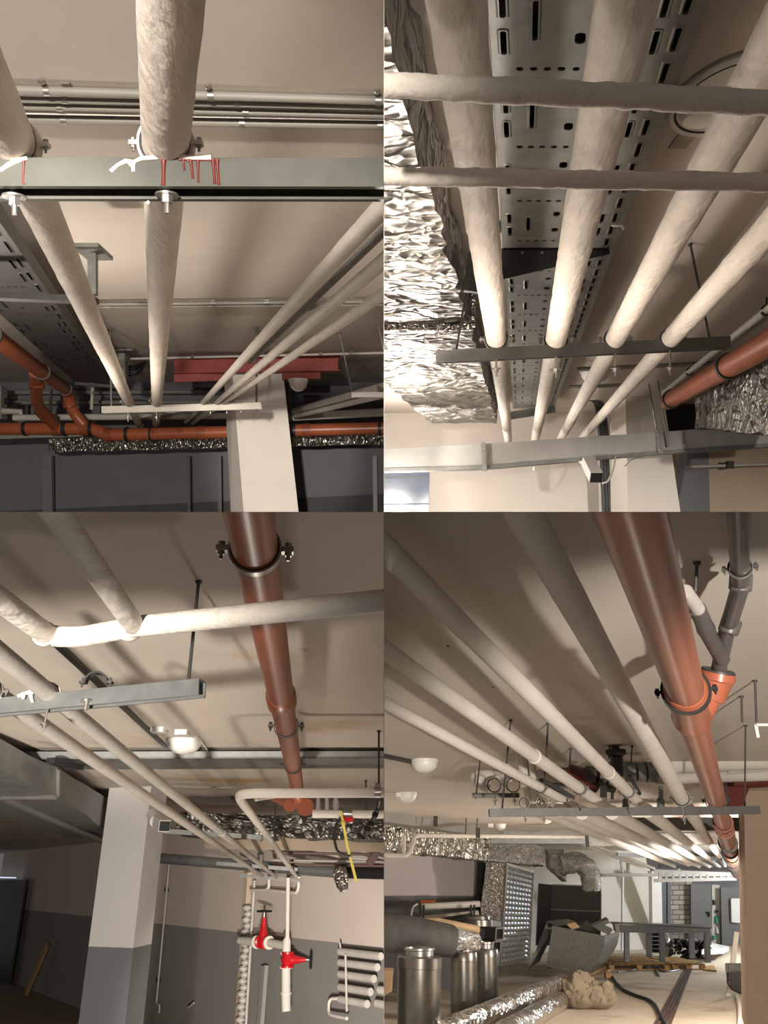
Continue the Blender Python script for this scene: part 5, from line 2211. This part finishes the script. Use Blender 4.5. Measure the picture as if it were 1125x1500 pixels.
tube(b, [at(897, 1160, 6.8), at(897, 1170, 6.8)], .014, 8)
part('drain_cock', b, 'dull_galvanised', t, R)
for (u, v0, v1, lab) in ((917, 1158, 1184, 'small upright valve stub behind channel, left of the second clamp'), (968, 1152, 1186, 'upright reducer pipe behind channel between two right clamps')):
    b = BM()
    tube(b, [at(u, v0, 6.6), at(u, (v0 + v1) / 2, 6.6), at(u, (v0 + v1) / 2 + 2, 6.6), at(u, v1, 6.6)], [.018, .018, .03, .03], 14)
    solo('valve_stub', b, 'dull_galvanised', lab, 'valve', R)
b = BM()
bar(b, at(922, 1136, 6.4), at(937, 1163, 6.5), .025, .02, Z)
solo('threaded_brace', b, 'dark_steel', 'short slanted dark brace beside the second pipe', 'brace', R, smooth=False)
b = BM()
hexa(b, [at(1066, 1152, 7.6), at(1098, 1154, 7.6), at(1088, 1180, 7.6), at(1070, 1186, 7.6)], [p + Vector((0, .2, 0)) for p in (at(1066, 1152, 7.6), at(1098, 1154, 7.6), at(1088, 1180, 7.6), at(1070, 1186, 7.6))])
solo('red_plate', b, 'red_drip', 'dark red steel plate right of the orange pipe', 'steel plate', R, smooth=False)
for (v0, v1, f, r, m_, lab) in ((1126, 1112, 7.9, .07, 'grey_paint', 'wide pale pipe at right edge beside orange pipe'), (1148, 1140, 8.2, .06, 'red_drip', 'dark red brown pipe at right edge beside orange pipe')):
    pipe(R, [at(1062, v0, f), at(1190, v1, f)], r, m_, lab, name='plant_pipe', n=14)

# ladder like hanger near the end
t = thing('ladder_tray', 'pale ladder tray hanging over the far end', 'cable tray', at(1020, 1285, 25))
b = BM()
for (va, vb) in ((1276, 1281), (1290, 1287)):
    bar(b, at(958, va, 25.4), at(1078, vb, 25.4), .08, .1, Z)
part('side_rail', b, 'plastic_white', t, R, False)
for k in range(11):
    b = BM()
    u = 966 + k * 10
    bar(b, at(u, 1276 + k * .4, 25.4), at(u, 1290 - k * .3, 25.4), .06, .06, AF)
    part('rung', b, 'plastic_white', t, R, False)

# grey ceiling duct and foil duct at left
t = thing('ceiling_duct', 'pale grey flat duct under ceiling above the long foil duct', 'duct', at(640, 1200, 14))
b = BM()
hexa(b, [at(540, 1170, 12.5), at(745, 1218, 18.2), at(745, 1230, 18.2), at(540, 1200, 12.5)], [p + Vector((-.1, .6, 0)) for p in (at(540, 1170, 12.5), at(745, 1218, 18.2), at(745, 1230, 18.2), at(540, 1200, 12.5))])
part('duct_body', b, 'conduit_grey', t, R, False)
b = BM()
for (u, v) in ((638, 1196), (700, 1213)):
    bar(b, at(u, v, 13.9), at(u, v + 14, 13.9), .07, .04, AF)
part('duct_hanger', b, 'dark_steel', t, R, False)
b = BM()
hexa(b, [at(540, 1194, 13.5), at(716, 1228, 17.5), at(716, 1261, 17.5), at(540, 1243, 13.5)], [p + Vector((0, 1.0, 0)) for p in (at(540, 1194, 13.5), at(716, 1228, 17.5), at(716, 1261, 17.5), at(540, 1243, 13.5))])
crinkle(b, 26, .06, 3.2)
solo('foil_duct', b, 'rib_foil', 'long ribbed foil wrapped duct along the left wall', 'duct', R)
b = BM()
hexa(b, [at(700, 1227, 18.4), at(797, 1239, 21.0), at(797, 1268, 21.0), at(700, 1260, 18.4)], [p + Vector((0, 1.0, 0)) for p in (at(700, 1227, 18.4), at(797, 1239, 21.0), at(797, 1268, 21.0), at(700, 1260, 18.4))])
crinkle(b, 20, .05, 5)
solo('foil_duct', b, 'fine_foil', 'far bright foil duct joining the long one over the dimpled panel', 'duct', R)
t = thing('foil_elbow', 'foil wrapped duct elbow turning down over the dark unit', 'duct', at(850, 1290, 22))
b = BM()
cyl = [at(822, 1266, 22.0), at(846, 1262, 22.0), at(862, 1272, 22.0), at(866, 1290, 22.0), at(866, 1300, 22.0)]
tube(b, fillet(cyl, .5), .26, 20)
crinkle(b, 3, .04, 6)
part('elbow_body', b, 'fine_foil', t, R)
b = BM()
hexa(b, [at(803, 1243, 22.2), at(826, 1245, 22.2), at(830, 1292, 22.2), at(806, 1270, 22.2)], [p + Vector((0, .6, 0)) for p in (at(803, 1243, 22.2), at(826, 1245, 22.2), at(830, 1292, 22.2), at(806, 1270, 22.2))])
crinkle(b, 8, .04, 6)
part('elbow_inlet', b, 'fine_foil', t, R)
# pipe rail in front of the foil duct
t = thing('pipe_rail', 'thin grey pipe with hooked loop in front of long foil duct', 'pipe', at(640, 1225, 13))
b = BM()
tube(b, fillet([at(540, 1252, 12.6), at(597, 1254, 12.8), at(604, 1240, 12.9), at(607, 1224, 13.0), at(700, 1225, 14.5), at(900, 1226, 17.5)], .12), .035, 10)
part('rail_pipe', b, 'grey_paint', t, R)
b = BM()
tube(b, fillet([at(592, 1224, 12.9), at(592, 1253, 12.8)], .1), .03, 8)
part('cross_loop', b, 'grey_paint', t, R)
for (u, v0, v1, lab) in ((684, 1183, 1224, 'thin hanger rod in front of foil duct, left of two'), (700, 1190, 1226, 'thin hanger rod in front of foil duct, right of two')):
    rod(R, at(u, v0, 14.3), at(u - 2, v1, 14.3), .012, lab, m='dark_steel')

# dimpled panel unit
t = thing('air_handling_unit', 'tall dimpled metal panel unit standing with foil covered side', 'air unit', FL(735, 1418))
fq = 17.5
c0, c1, c2, c3 = at(741, 1265, fq), at(781, 1277, fq + 1.6), at(773, 1404, fq + 1.6), at(731, 1413, fq)
b = BM()
nx_, ny_ = 9, 19
nrm = (c1 - c0).cross(c3 - c0).normalized()
if nrm.dot(CAM - c0) < 0:
    nrm = -nrm
sd = 4
g = [[None] * (nx_ * sd + 1) for _ in range(ny_ * sd + 1)]
for j in range(ny_ * sd + 1):
    for i in range(nx_ * sd + 1):
        s, q = i / (nx_ * sd), j / (ny_ * sd)
        p = c0.lerp(c1, s).lerp(c3.lerp(c2, s), q)
        k = (math.sin(math.pi * i / sd) * math.sin(math.pi * j / sd)) ** 2
        g[j][i] = b.verts.new(p + nrm * 0.075 * k)
for j in range(ny_ * sd):
    for i in range(nx_ * sd):
        b.faces.new((g[j][i], g[j][i + 1], g[j + 1][i + 1], g[j + 1][i]))
part('dimpled_panel', b, 'galvanised', t, R, True)
b = BM()
for (p, q) in ((c0, c3), (c0, c1), (c1, c2), (c3, c2), (c0.lerp(c3, .5), c1.lerp(c2, .5))):
    bar(b, p + nrm * .02, q + nrm * .02, .05, .04, nrm)
part('panel_frame', b, 'bolt_zinc', t, R, False)
b = BM()
hexa(b, [at(713, 1263, fq + .3), c0 - nrm * .02, at(735, 1350, fq), at(703, 1345, fq + .3)], [p + Vector((.1, .8, 0)) for p in (at(713, 1263, fq + .3), c0, at(735, 1350, fq), at(703, 1345, fq + .3))])
crinkle(b, 10, .03, 5)
part('foil_side', b, 'fine_foil', t, R)
b = BM()
slab(b, [at(700, 1262, fq + 1.0), at(712, 1264, fq + 1.0), at(704, 1350, fq + 1.0), at(694, 1350, fq + 1.0)], Vector((0, .3, 0)))
part('dark_gap', b, 'black_steel', t, R, False)
# dark unit
t = thing('air_handling_unit', 'wide low dark grained unit below the foil elbow', 'air unit', at(840, 1385, 23.5))
fq2 = 23.5
b = BM()
q = [at(808, 1296, fq2), at(880, 1299, fq2), at(880, 1385, fq2), at(806, 1385, fq2)]
hexa(b, q, [p + Vector((-.1, .9, 0)) for p in q])
part('unit_body', b, 'dark_steel', t, R, False)
b = BM()
for (a, c) in (((808, 1296), (880, 1299)), ((880, 1299), (880, 1360)), ((807, 1332), (880, 1335))):
    bar(b, at(*a, fq2 - .03), at(*c, fq2 - .03), .03, .03, AF)
part('unit_frame', b, 'bolt_zinc', t, R, False)
b = BM()
q = [at(790, 1294, fq2 + .4), at(808, 1296, fq2), at(806, 1385, fq2), at(786, 1385, fq2 + .4)]
slab(b, q, Vector((0, .2, 0)))
part('unit_side', b, 'dark_steel', t, R, False)

# white riser on the pale wall
t = thing('riser_pipe', 'thin white riser pipe on pale far wall behind the table', 'pipe', at(913, 1390, 27.0))
b = BM()
tube(b, [at(909, 1262, 27.2), at(912, 1278, 27.2), at(911, 1392, 27.2)], .045, 12)
part('pipe_body', b, 'plastic_white', t, R)
b = BM()
tube(b, [at(920, 1262, 27.2), at(920, 1276, 27.2)], .06, 12)
part('side_stub', b, 'grey_paint', t, R)

# tube register by the left wall
t = thing('tube_heater', 'two tube register with bent white feed by the left wall', 'heater', at(650, 1350, 17))
for (a, c) in (((618, 1328), (702, 1324)), ((615, 1347), (700, 1338))):
    b = BM()
    tube(b, [at(*a, 17.4), at(*c, 17.8)], .065, 14)
    part('heater_tube', b, 'grey_paint', t, R)
b = BM()
tube(b, fillet([at(612, 1324, 17.2), at(605, 1328, 17.2), at(600, 1352, 17.2)], .1), .02, 8)
part('feed_pipe', b, 'plastic_white', t, R)
b = BM()
tube(b, [at(616, 1321, 17.2), at(638, 1320, 17.2)], .03, 8)
part('orange_lever', b, 'orange_pvc', t, R)
b = BM()
for u in (616, 621, 690, 695):
    tube(b, [at(u, 1326, 17.3), at(u - 1, 1346, 17.3)], .022, 8)
part('link_pipe', b, 'dark_steel', t, R)

# big wrapped tube lying across the stack
t = thing('wrapped_tube', 'large grey wrapped duct tube lying at left with foil end', 'duct', at(630, 1390, 14.2))
b = BM()
tube(b, [at(520, 1366, 13.6), at(600, 1368, 14.0), at(660, 1378, 14.3)], [.30, .29, .26], 24, .05, None, 4)
part('tube_body', b, 'wrap_grey', t, R)
b = BM()
tube(b, [at(657, 1377, 14.28), at(696, 1381, 14.6)], [.20, .17], 20)
crinkle(b, 2, .03, 7)
part('foil_end', b, 'fine_foil', t, R)
b = BM()
tube(b, [at(575, 1352, 14.3), at(640, 1352, 14.8), at(700, 1362, 15.2)], [.05, .09, .07], 12, .2, None, 5)
part('paper_wrap', b, 'cardboard', t, R)
# square ducts stacked
t = thing('duct_stack', 'stack of dark rectangular duct pieces, open ends facing right', 'duct', FL(728, 1455))
b = BM()
q = [at(600, 1353, 16.2), at(728, 1362, 16.2), at(726, 1380, 16.2), at(600, 1380, 16.2)]
hexa(b, q, [p + Vector((-.2, .5, .06)) for p in q])
part('top_duct', b, 'dark_steel', t, R, False)
for k, (u, v, w, h_) in enumerate(((732, 1368, 11, 18), (728, 1387, 11, 17), (726, 1405, 9, 17), (724.5, 1423, 6, 15), (724, 1439, 4, 14))):
    b = BM()
    p = [at(u - w / 2 + .5, v - h_ / 2 + 1, 16), at(u + w / 2 + .5, v - h_ / 2, 16), at(u + w / 2 - .5, v + h_ / 2 - 1, 16), at(u - w / 2 - .5, v + h_ / 2, 16)]
    for i in range(4):
        bar(b, p[i], p[(i + 1) % 4], .022, .022, AF)
    part('duct_flange', b, 'conduit_grey', t, R, False)
    b = BM()
    slab(b, [x + AF * .03 for x in p], Vector((-.3, .3, 0)))
    part('duct_piece', b, 'black_steel', t, R, False)
# silencers (steel cylinders)
for (u0, u1, vt, vb, f, lab) in ((579, 644, 1400, 1530, 12.6, 'largest steel cylinder with raised neck at the lower left'), (656, 696, 1393, 1492, 14.4, 'middle steel cylinder with shiny neck'), (691, 727, 1389, 1470, 15.6, 'rightmost steel cylinder with shiny neck')):
    r = (u1 - u0) / 2 / FPX * f
    cu = (u0 + u1) / 2
    top = at(cu, vt, f)
    base = Vector((top.x, top.y, 0))
    h_ = top.z
    t = thing('silencer_cylinder', lab, 'metal cylinder', base)
    b = BM()
    lathe(b, [(0, 0), (r * .92, 0), (r * .95, h_ * .02), (r * .97, h_ * .86), (r, h_ * .865), (r, h_ * .985), (r * .96, h_), (0, h_)], base, Z + Vector((.03, 0, 0)), 36)
    part('cylinder_body', b, 'steel_sheet', t, R)
    b = BM()
    tp = base + (Z + Vector((.03, 0, 0))) * h_
    lathe(b, [(r * .62, 0), (r * .62, .07), (r * .68, .08), (r * .68, .11), (r * .6, .11), (r * .58, .02), (0, .02)], tp, Z, 32)
    part('neck_ring', b, 'bolt_zinc', t, R)
t = thing('silencer_cylinder', 'short steel coil piece on top of the duct stack', 'metal cylinder', at(703, 1358, 16.6))
b = BM()
lathe(b, [(0, 0), (.30, 0), (.30, .13), (.24, .14), (.23, .2), (.26, .21), (.2, .21), (0, .12)], at(701, 1358, 16.6), Z, 28)
part('cylinder_body', b, 'steel_sheet', t, R)
b = BM()
tube(b, [at(648, 1352, 17), at(694, 1346, 16.9)], [.1, .12], 14)
part('side_roll', b, 'dark_steel', t, R)
b = BM()
hexa(b, [at(545, 1424, 11.5), at(576, 1421, 11.5), at(573, 1452, 11.5), at(545, 1470, 11.5)], [p + Vector((0, .25, 0)) for p in (at(545, 1424, 11.5), at(576, 1421, 11.5), at(573, 1452, 11.5), at(545, 1470, 11.5))])
crinkle(b, 4, .02, 4)
solo('cardboard_sheet', b, 'cardboard', 'brown cardboard piece at left edge beside the largest cylinder', 'cardboard', R)

# foil rolls
for (p, q, r, lab) in (((655, 1508, 12.0), (824, 1440, 15.2), .165, 'upper foil wrapped roll lying on floor by the cylinders'), ((720, 1522, 12.4), (820, 1466, 14.9), .15, 'lower foil wrapped roll lying on the floor')):
    b = BM()
    a, c = onz(p[0], p[1], .17), onz(q[0], q[1], .38 if 'upper' in lab else .16)
    d = (c - a).normalized()
    tube(b, resample([a - d * .3, c], .09) + [c + d * .03], [r * (1 + .03 * noise.noise(Vector((k * .7, 1, r)))) for k in range(len(resample([a - d * .3, c], .09)))] + [r * .8], 26, .05, None, 6)
    solo('foil_roll', b, 'foil_roll_skin' if 'foil_roll_skin' in M else 'fine_foil', lab, 'foil roll', R)

# sheet metal hood full of scraps
t = thing('metal_hood', 'large bent sheet metal trough tipped on pallet, full of offcuts', 'sheet metal', FL(850, 1428))
fh = 19.5
h0, h1, h2, h3 = at(809, 1356, fh), at(886, 1371, fh - .5), at(858, 1425, fh - .5), at(800, 1416, fh)
b = BM()
arc = []
pts = [(809, 1356), (886, 1371), (885, 1385), (880, 1400), (872, 1413), (859, 1425), (829, 1423), (800, 1416)]
hexa(b, [at(u, v, fh - .3) for u, v in pts], [at(u, v, fh - .3) + Vector((.01, .03, 0)) for u, v in pts])
part('front_sheet', b, 'dull_galvanised', t, R, False)
b = BM()
e1_ = [(886, 1371), (885, 1385), (880, 1400), (872, 1413), (859, 1425)]
e2_ = [(908, 1365), (905, 1381), (899, 1394), (888, 1408), (868, 1422)]
for k in range(4):
    q = [at(*e1_[k], fh - .3), at(*e2_[k], fh + .8), at(*e2_[k + 1], fh + .8), at(*e1_[k + 1], fh - .3)]
    slab(b, q, Vector((-.01, .02, .01)))
part('curved_side', b, 'galvanised', t, R, True)
b = BM()
q = [at(801, 1350, fh + .6), at(818, 1349, fh + .6), at(790, 1408, fh + .2), at(773, 1421, fh)]
slab(b, q, Vector((.02, .04, 0)))
part('left_sheet', b, 'dark_steel', t, R, False)
b = BM()
q = [at(801, 1349, fh + .6), at(832, 1346, fh + .8), at(846, 1352, fh + .6), at(814, 1356, fh + .1)]
slab(b, q, Vector((0, .02, -.02)))
part('top_flap', b, 'galvanised', t, R, False)
b = BM()
q = [at(802, 1418, fh), at(850, 1425, fh - .2), at(870, 1424, fh + .6), at(812, 1408, fh + .8)]
slab(b, q, Z * .02)
part('inner_floor', b, 'black_steel', t, R, False)
for k, (qq, m_, lab) in enumerate(((((846, 1361), (859, 1347), (872, 1362), (866, 1365)), 'dark_steel', 'folded dark metal offcut sticking out of the trough'), (((868, 1357), (891, 1346), (893, 1352), (874, 1360)), 'galvanised', 'bright metal offcut on top of the trough'),
                                   (((872, 1360), (880, 1354), (898, 1362), (892, 1370)), 'dull_galvanised', 'curled metal offcut at right rim of the trough'), (((900, 1354), (907, 1353), (908, 1365), (903, 1366)), 'conduit_grey', 'short square channel offcut at the trough corner'), (((830, 1354), (842, 1351), (850, 1358), (838, 1362)), 'cardboard', 'tan scrap lying on the trough beside flap'))):
    b = BM()
    q = [at(u, v, fh - .1 - .03 * k) for u, v in qq]
    hexa(b, q, [p + Vector((.03, .35, .03)) for p in q])
    solo('metal_offcut', b, m_, lab, 'offcut', R, smooth=False)

# sacks
for (pts, lab) in (([(838, 1448, .28), (850, 1436, .2), (866, 1446, .26), (858, 1458, .26)], 'left slumped beige sack behind the foil rolls'), ([(872, 1450, .24), (884, 1448, .18), (880, 1460, .22), (866, 1457, .2)], 'right slumped beige sack with torn corner')):
    b = BM()
    f = 15.6
    bmesh.ops.create_icosphere(b, subdivisions=4, radius=1.0)
    c = at(pts[0][0] + (10 if 'left' in lab else 3), 1452, f)
    c.z = 0
    for v in b.verts:
        n_ = noise.noise(v.co * 1.6 + Vector((3 if 'left' in lab else 9, 0, 0))) * .2 + abs(noise.noise(v.co * 2.6)) * .3 - abs(noise.noise(v.co * 5 + Vector((5, 0, 0)))) * .16
        k = 1 + n_
        x, y, z_ = v.co
        v.co = c + Vector((x * .33 * k, y * .3 * k, max(0.0, (z_ * .5 + .42) * (.62 if 'left' in lab else .5) * k)))
    solo('sack', b, 'sack_cloth', lab, 'sack', R)
b = BM()
hexa(b, [at(884, 1440, 15.4), at(897, 1454, 15.3), at(884, 1458, 15.3), at(880, 1448, 15.4)], [p + Vector((.0, .12, .02)) for p in (at(884, 1440, 15.4), at(897, 1454, 15.3), at(884, 1458, 15.3), at(880, 1448, 15.4))])
crinkle(b, 4, .03, 5)
solo('sack_flap', b, 'sack_cloth', 'pale torn paper flap beside the right sack', 'paper', R)

# pallets
ZP = 0.15


def pallet(u0, u1, v, depth, lab, n=6, turn=0.0):
    a, c = onz(u0, v, 0), onz(u1, v, 0)
    d = (c - a)
    L_ = d.length
    d.normalize()
    y = Vector((-d.y, d.x, 0))
    t = thing('pallet', lab, 'pallet', (a + c) / 2)
    for k in range(n):
        b = BM()
        p = a + d * (L_ * (k + .5) / n)
        box(b, p + y * depth / 2 + Z * (ZP - .012), d * L_ / n * .34, y * depth / 2, Z * .012)
        part('deck_board', b, 'wood', t, R, False)
    for j in (0, .5, 1):
        b = BM()
        q = y * (depth * j + (.05 if j == 0 else (-.05 if j == 1 else 0)))
        for i in (0, .5, 1):
            box(b, a + d * (L_ * i + (.07 if i == 0 else (-.07 if i == 1 else 0))) + q + Z * .075, d * .07, y * .05, Z * .05)
        box(b, a + d * L_ / 2 + q + Z * .132, d * L_ / 2, y * .05, Z * .011)
        part('bearer', b, 'wood', t, R, False)
        b = BM()
        box(b, a + d * L_ / 2 + q + Z * .012, d * L_ / 2, y * .05, Z * .012)
        part('bottom_board', b, 'wood', t, R, False)


pallet(893, 982, 1421, 2.6, 'pallet under the left half of the grey table', 9)
pallet(986, 1034, 1421, 2.2, 'pallet under the right half of the grey table', 5)
b = BM()
a, c = onz(860, 1432, 0), onz(898, 1436, 0)
t = thing('pallet', 'broken pallet piece beneath the metal trough, nearest the sacks', 'pallet', (a + c) / 2)
for (p, q) in (((862, 1428), (885, 1417)), ((872, 1430), (894, 1420))):
    b = BM()
    bar(b, onz(p[0], p[1], .07), onz(q[0], q[1], .13), .1, .03, Z)
    part('deck_board', b, 'wood', t, R, False)
b = BM()
box(b, onz(890, 1428, .075), AX * .06, Vector((0, .1, 0)), Z * .07)
part('bearer', b, 'wood', t, R, False)

# grey steel table
t = thing('work_table', 'long grey steel table standing on the pallets', 'table', onz(975, 1412, ZP))
Lz = ZP


def leg(u, v, w, topz):
    p = onz(u, v, Lz)
    b = BM()
    dd = (p - CAM).dot(AF)
    h_ = w / 2 / FPX * dd
    q = [p + Vector((-h_, -h_, 0)), p + Vector((h_, -h_, 0)), p + Vector((h_, h_, 0)), p + Vector((-h_, h_, 0))]
    hexa(b, q, [x + DUP * (topz - Lz) for x in q])
    part('leg', b, 'machine_grey', t, R, False)


tf0, tf1 = onz(911, 1410, Lz), onz(1042, 1411, Lz)
zt = at(1036, 1362, (tf1 - CAM).dot(AF)).z
for (u, v) in ((918, 1409), (970, 1408), (1037, 1410), (951, 1402), (1014, 1404)):
    leg(u, v, 7, zt)
b = BM()
fr = (tf0 - CAM).dot(AF)
q = [at(901, 1354, fr), at(1041, 1360, fr), at(1041, 1367, fr), at(901, 1366, fr)]
hexa(b, q, [p + Vector((0.05, .06, 0)) for p in q])
part('front_rail', b, 'machine_grey', t, R, False)
b = BM()
q = [at(893, 1351, fr - .02), at(1042, 1359, fr - .02), at(1015, 1354, fr + 1.6), at(893, 1350, fr + 1.6)]
slab(b, q, Z * -.03)
part('table_top', b, 'dark_steel', t, R, False)
b = BM()
q = [at(1034, 1361, fr), at(1041, 1361, fr), at(1018, 1356, fr + 1.5), at(1014, 1356, fr + 1.5)]
slab(b, q, Z * -.1)
part('side_rail', b, 'machine_grey', t, R, False)

# heap under the table
b = BM()
for k in range(60):
    u, v = 984 + random.random() * 55, 1378 + random.random() * 22
    pts = [at(u + random.uniform(-9, 9), max(1376, v + random.uniform(-8, 6)), 25.5 + random.uniform(-.5, .5)) for _ in range(4)]
    tube(b, fillet(pts, .4, 4), .03, 6)
o = solo('cable_heap', b, 'cable_black', 'black tangled heap of cable on floor behind the table', 'cable heap', R)
if o:
    o['kind'] = 'stuff'
b = BM()
bmesh.ops.create_icosphere(b, subdivisions=3, radius=1.0)
c = at(977, 1385, 26)
for v in b.verts:
    k = 1 + .4 * noise.noise(v.co * 2.4)
    v.co = c + Vector((v.co.x * .13 * k, v.co.y * .2 * k, v.co.z * .45 * k))
solo('film_bundle', b, 'fine_foil', 'crumpled pale film bundle between the table legs', 'film', R)
t = thing('black_crate', 'black slatted crate under table at the pale wall', 'crate', at(963, 1390, 26.2))
for k in range(5):
    b = BM()
    slab(b, [at(956, 1367 + k * 6, 26.2), at(969, 1367 + k * 6, 26.2), at(969, 1371.5 + k * 6, 26.2), at(956, 1371.5 + k * 6, 26.2)], Vector((0, .4, 0)))
    part('crate_slat', b, 'black_rubber', t, R, False)
b = BM()
hexa(b, [at(1028, 1398, 23.2), at(1062, 1398, 24.8), at(1068, 1388, 28), at(1044, 1384, 28)], [p + Z * .05 for p in (at(1028, 1398, 23.2), at(1062, 1398, 24.8), at(1068, 1388, 28), at(1044, 1384, 28))])
crinkle(b, 5, .06, 3)
solo('plastic_sheet', b, 'plastic_white', 'white crumpled sheeting on the floor at right of table', 'sheeting', R)
b = BM()
hexa(b, [onz(1031, 1422, 0), onz(1050, 1424, 0), onz(1046, 1416, 0), onz(1033, 1417, 0)], [p + Z * .04 for p in (onz(1031, 1422, 0), onz(1050, 1424, 0), onz(1046, 1416, 0), onz(1033, 1417, 0))])
solo('floor_board', b, 'wood', 'grey brown board on floor at the right end of pallets', 'board', R, smooth=False)

# hoses and rails on the floor
t = thing('hose', 'thick black hose snaking over floor from pallet to picture bottom', 'hose', onz(950, 1465, 0))
pts = [onz(u, v, .035) for u, v in ((897, 1431), (903, 1440), (913, 1450), (930, 1458), (950, 1464), (960, 1472), (967, 1486), (978, 1506))]
b = BM()
tube(b, fillet(pts, .3, 5), .033, 10)
part('hose_body', b, 'cable_black', t, R)
b = BM()
tube(b, [pts[0] + Vector((-.08, .05, .02)), pts[0]], .034, 10)
part('hose_end', b, 'plastic_white', t, R)
b = BM()
tube(b, fillet([onz(u, v, .02) for u, v in ((905, 1424), (935, 1420), (965, 1408), (1000, 1404), (1012, 1412), (995, 1421), (970, 1424), (958, 1412), (962, 1424), (966, 1430))], .5, 5), .022, 8)
solo('cable', b, 'grey_pvc', 'thin grey cable looped over pallets in front of the table', 'cable', R)
for k in range(4):
    b = BM()
    a, c = onz(1005 + k * 2.6, 1421, .004), onz(955 + k * 7.5, 1512, .004)
    strip(b, a, c, .038, Z, .03)
    solo('floor_pipe', b, 'rust_stripe', ('leftmost', 'second from left', 'third from left', 'rightmost')[k] + ' of four dark floor pipes running to the table', 'pipe', R)
b = BM()
tube(b, fillet([onz(u, v, .03) for u, v in ((1079, 1460), (1083, 1474), (1084, 1490), (1083, 1512))], .4, 6), .04, 12)
solo('floor_conduit', b, 'pale_wall', 'white bent conduit lying on the floor by right column', 'conduit', R)
# wheelbarrow
t = thing('wheelbarrow', 'dark wheelbarrow on its nose beside the right column', 'wheelbarrow', onz(1082, 1455, 0))
fb = 16.6
b = BM()
prof = [(1066, 1424), (1067, 1436), (1071, 1446), (1078, 1452), (1090, 1455)]
pr2 = [(1096, 1422), (1097, 1434), (1098, 1444), (1100, 1452), (1104, 1456)]
for k in range(4):
    slab(b, [at(*prof[k], fb), at(*pr2[k], fb - .1), at(*pr2[k + 1], fb - .1), at(*prof[k + 1], fb)], Vector((.02, .03, 0)))
part('tray', b, 'dark_steel', t, R, True)
b = BM()
for k in range(9):
    a, c = at(1064 + k * 4, 1412, fb + .1), at(1065 + k * 4, 1423, fb - .05)
    tube(b, [a, c], .028, 8)
slab(b, [at(1064, 1411, fb + .15), at(1100, 1411, fb + .15), at(1101, 1424, fb), at(1065, 1424, fb)], Vector((0, .05, 0)))
part('ribbed_rim', b, 'dull_galvanised', t, R)
b = BM()
tube(b, [at(1065, 1424, fb), at(1066, 1440, fb), at(1072, 1449, fb), at(1084, 1455, fb), at(1092, 1456, fb)], .02, 8)
part('rim_tube', b, 'black_steel', t, R)
b = BM()
q = [at(1076, 1364, fb + 1), at(1083, 1366, fb + 1), at(1072, 1459, fb + .3), at(1064, 1459, fb + .3)]
hexa(b, q, [p + Vector((.02, .08, 0)) for p in q])
solo('plank', b, 'pale_wall', 'pale plank standing up behind the wheelbarrow', 'plank', R, smooth=False)
# ================================================================== families of look-alikes
PLACE = {'A': 'the upper left bay', 'B': 'the upper right bay', 'C': 'the lower left bay', 'D': 'the lower right bay'}
PL_ = {'heating_pipe': 'white heating pipes', 'pipe_clamp': 'pipe clamps on the channels', 'threaded_rod': 'threaded hanger rods', 'strut_channel': 'hanging channels', 'conduit_pipe': 'grey conduits',
       'drain_pipe': 'orange drain pipes', 'foil_duct': 'foil wrapped ducts', 'ceiling_lamp': 'dome ceiling lamps', 'cable': 'loose cables', 'tray_hanger': 'tray hangers', 'wall_post': 'posts on the far wall',
       'riser_pipe': 'riser pipes', 'far_conduit': 'conduits on the far wall', 'tray_bracket': 'tray brackets', 'junction_box': 'junction boxes', 'gate_valve': 'red gate valves', 'pipe_loop': 'white pipe loops',
       'thin_pipe': 'thin brown pipes', 'hanging_bundle': 'things in the doorway', 'ceiling_plug': 'drill holes in the ceiling', 'plant_pipe': 'plant room pipes', 'flat_tray': 'flat trays', 'cross_duct': 'cross ducts',
       'valve_stub': 'valve stubs', 'air_handling_unit': 'air handling units', 'silencer_cylinder': 'steel cylinders', 'foil_roll': 'foil rolls on the floor', 'metal_offcut': 'metal offcuts in the trough', 'sack': 'beige sacks',
       'pallet': 'wooden pallets', 'floor_pipe': 'dark pipes on the floor', 'drain_elbow': 'orange drain elbows'}
cnt = {}
for o in S.objects:
    if o.parent is None and 'label' in o:
        k = (ROOM.get(o.name), o.name.split('.')[0])
        cnt.setdefault(k, []).append(o)
for (r, n), l in cnt.items():
    if len(l) > 1 and n in PL_ and r:
        for o in l:
            o['group'] = PL_[n] + ' in ' + PLACE[r]
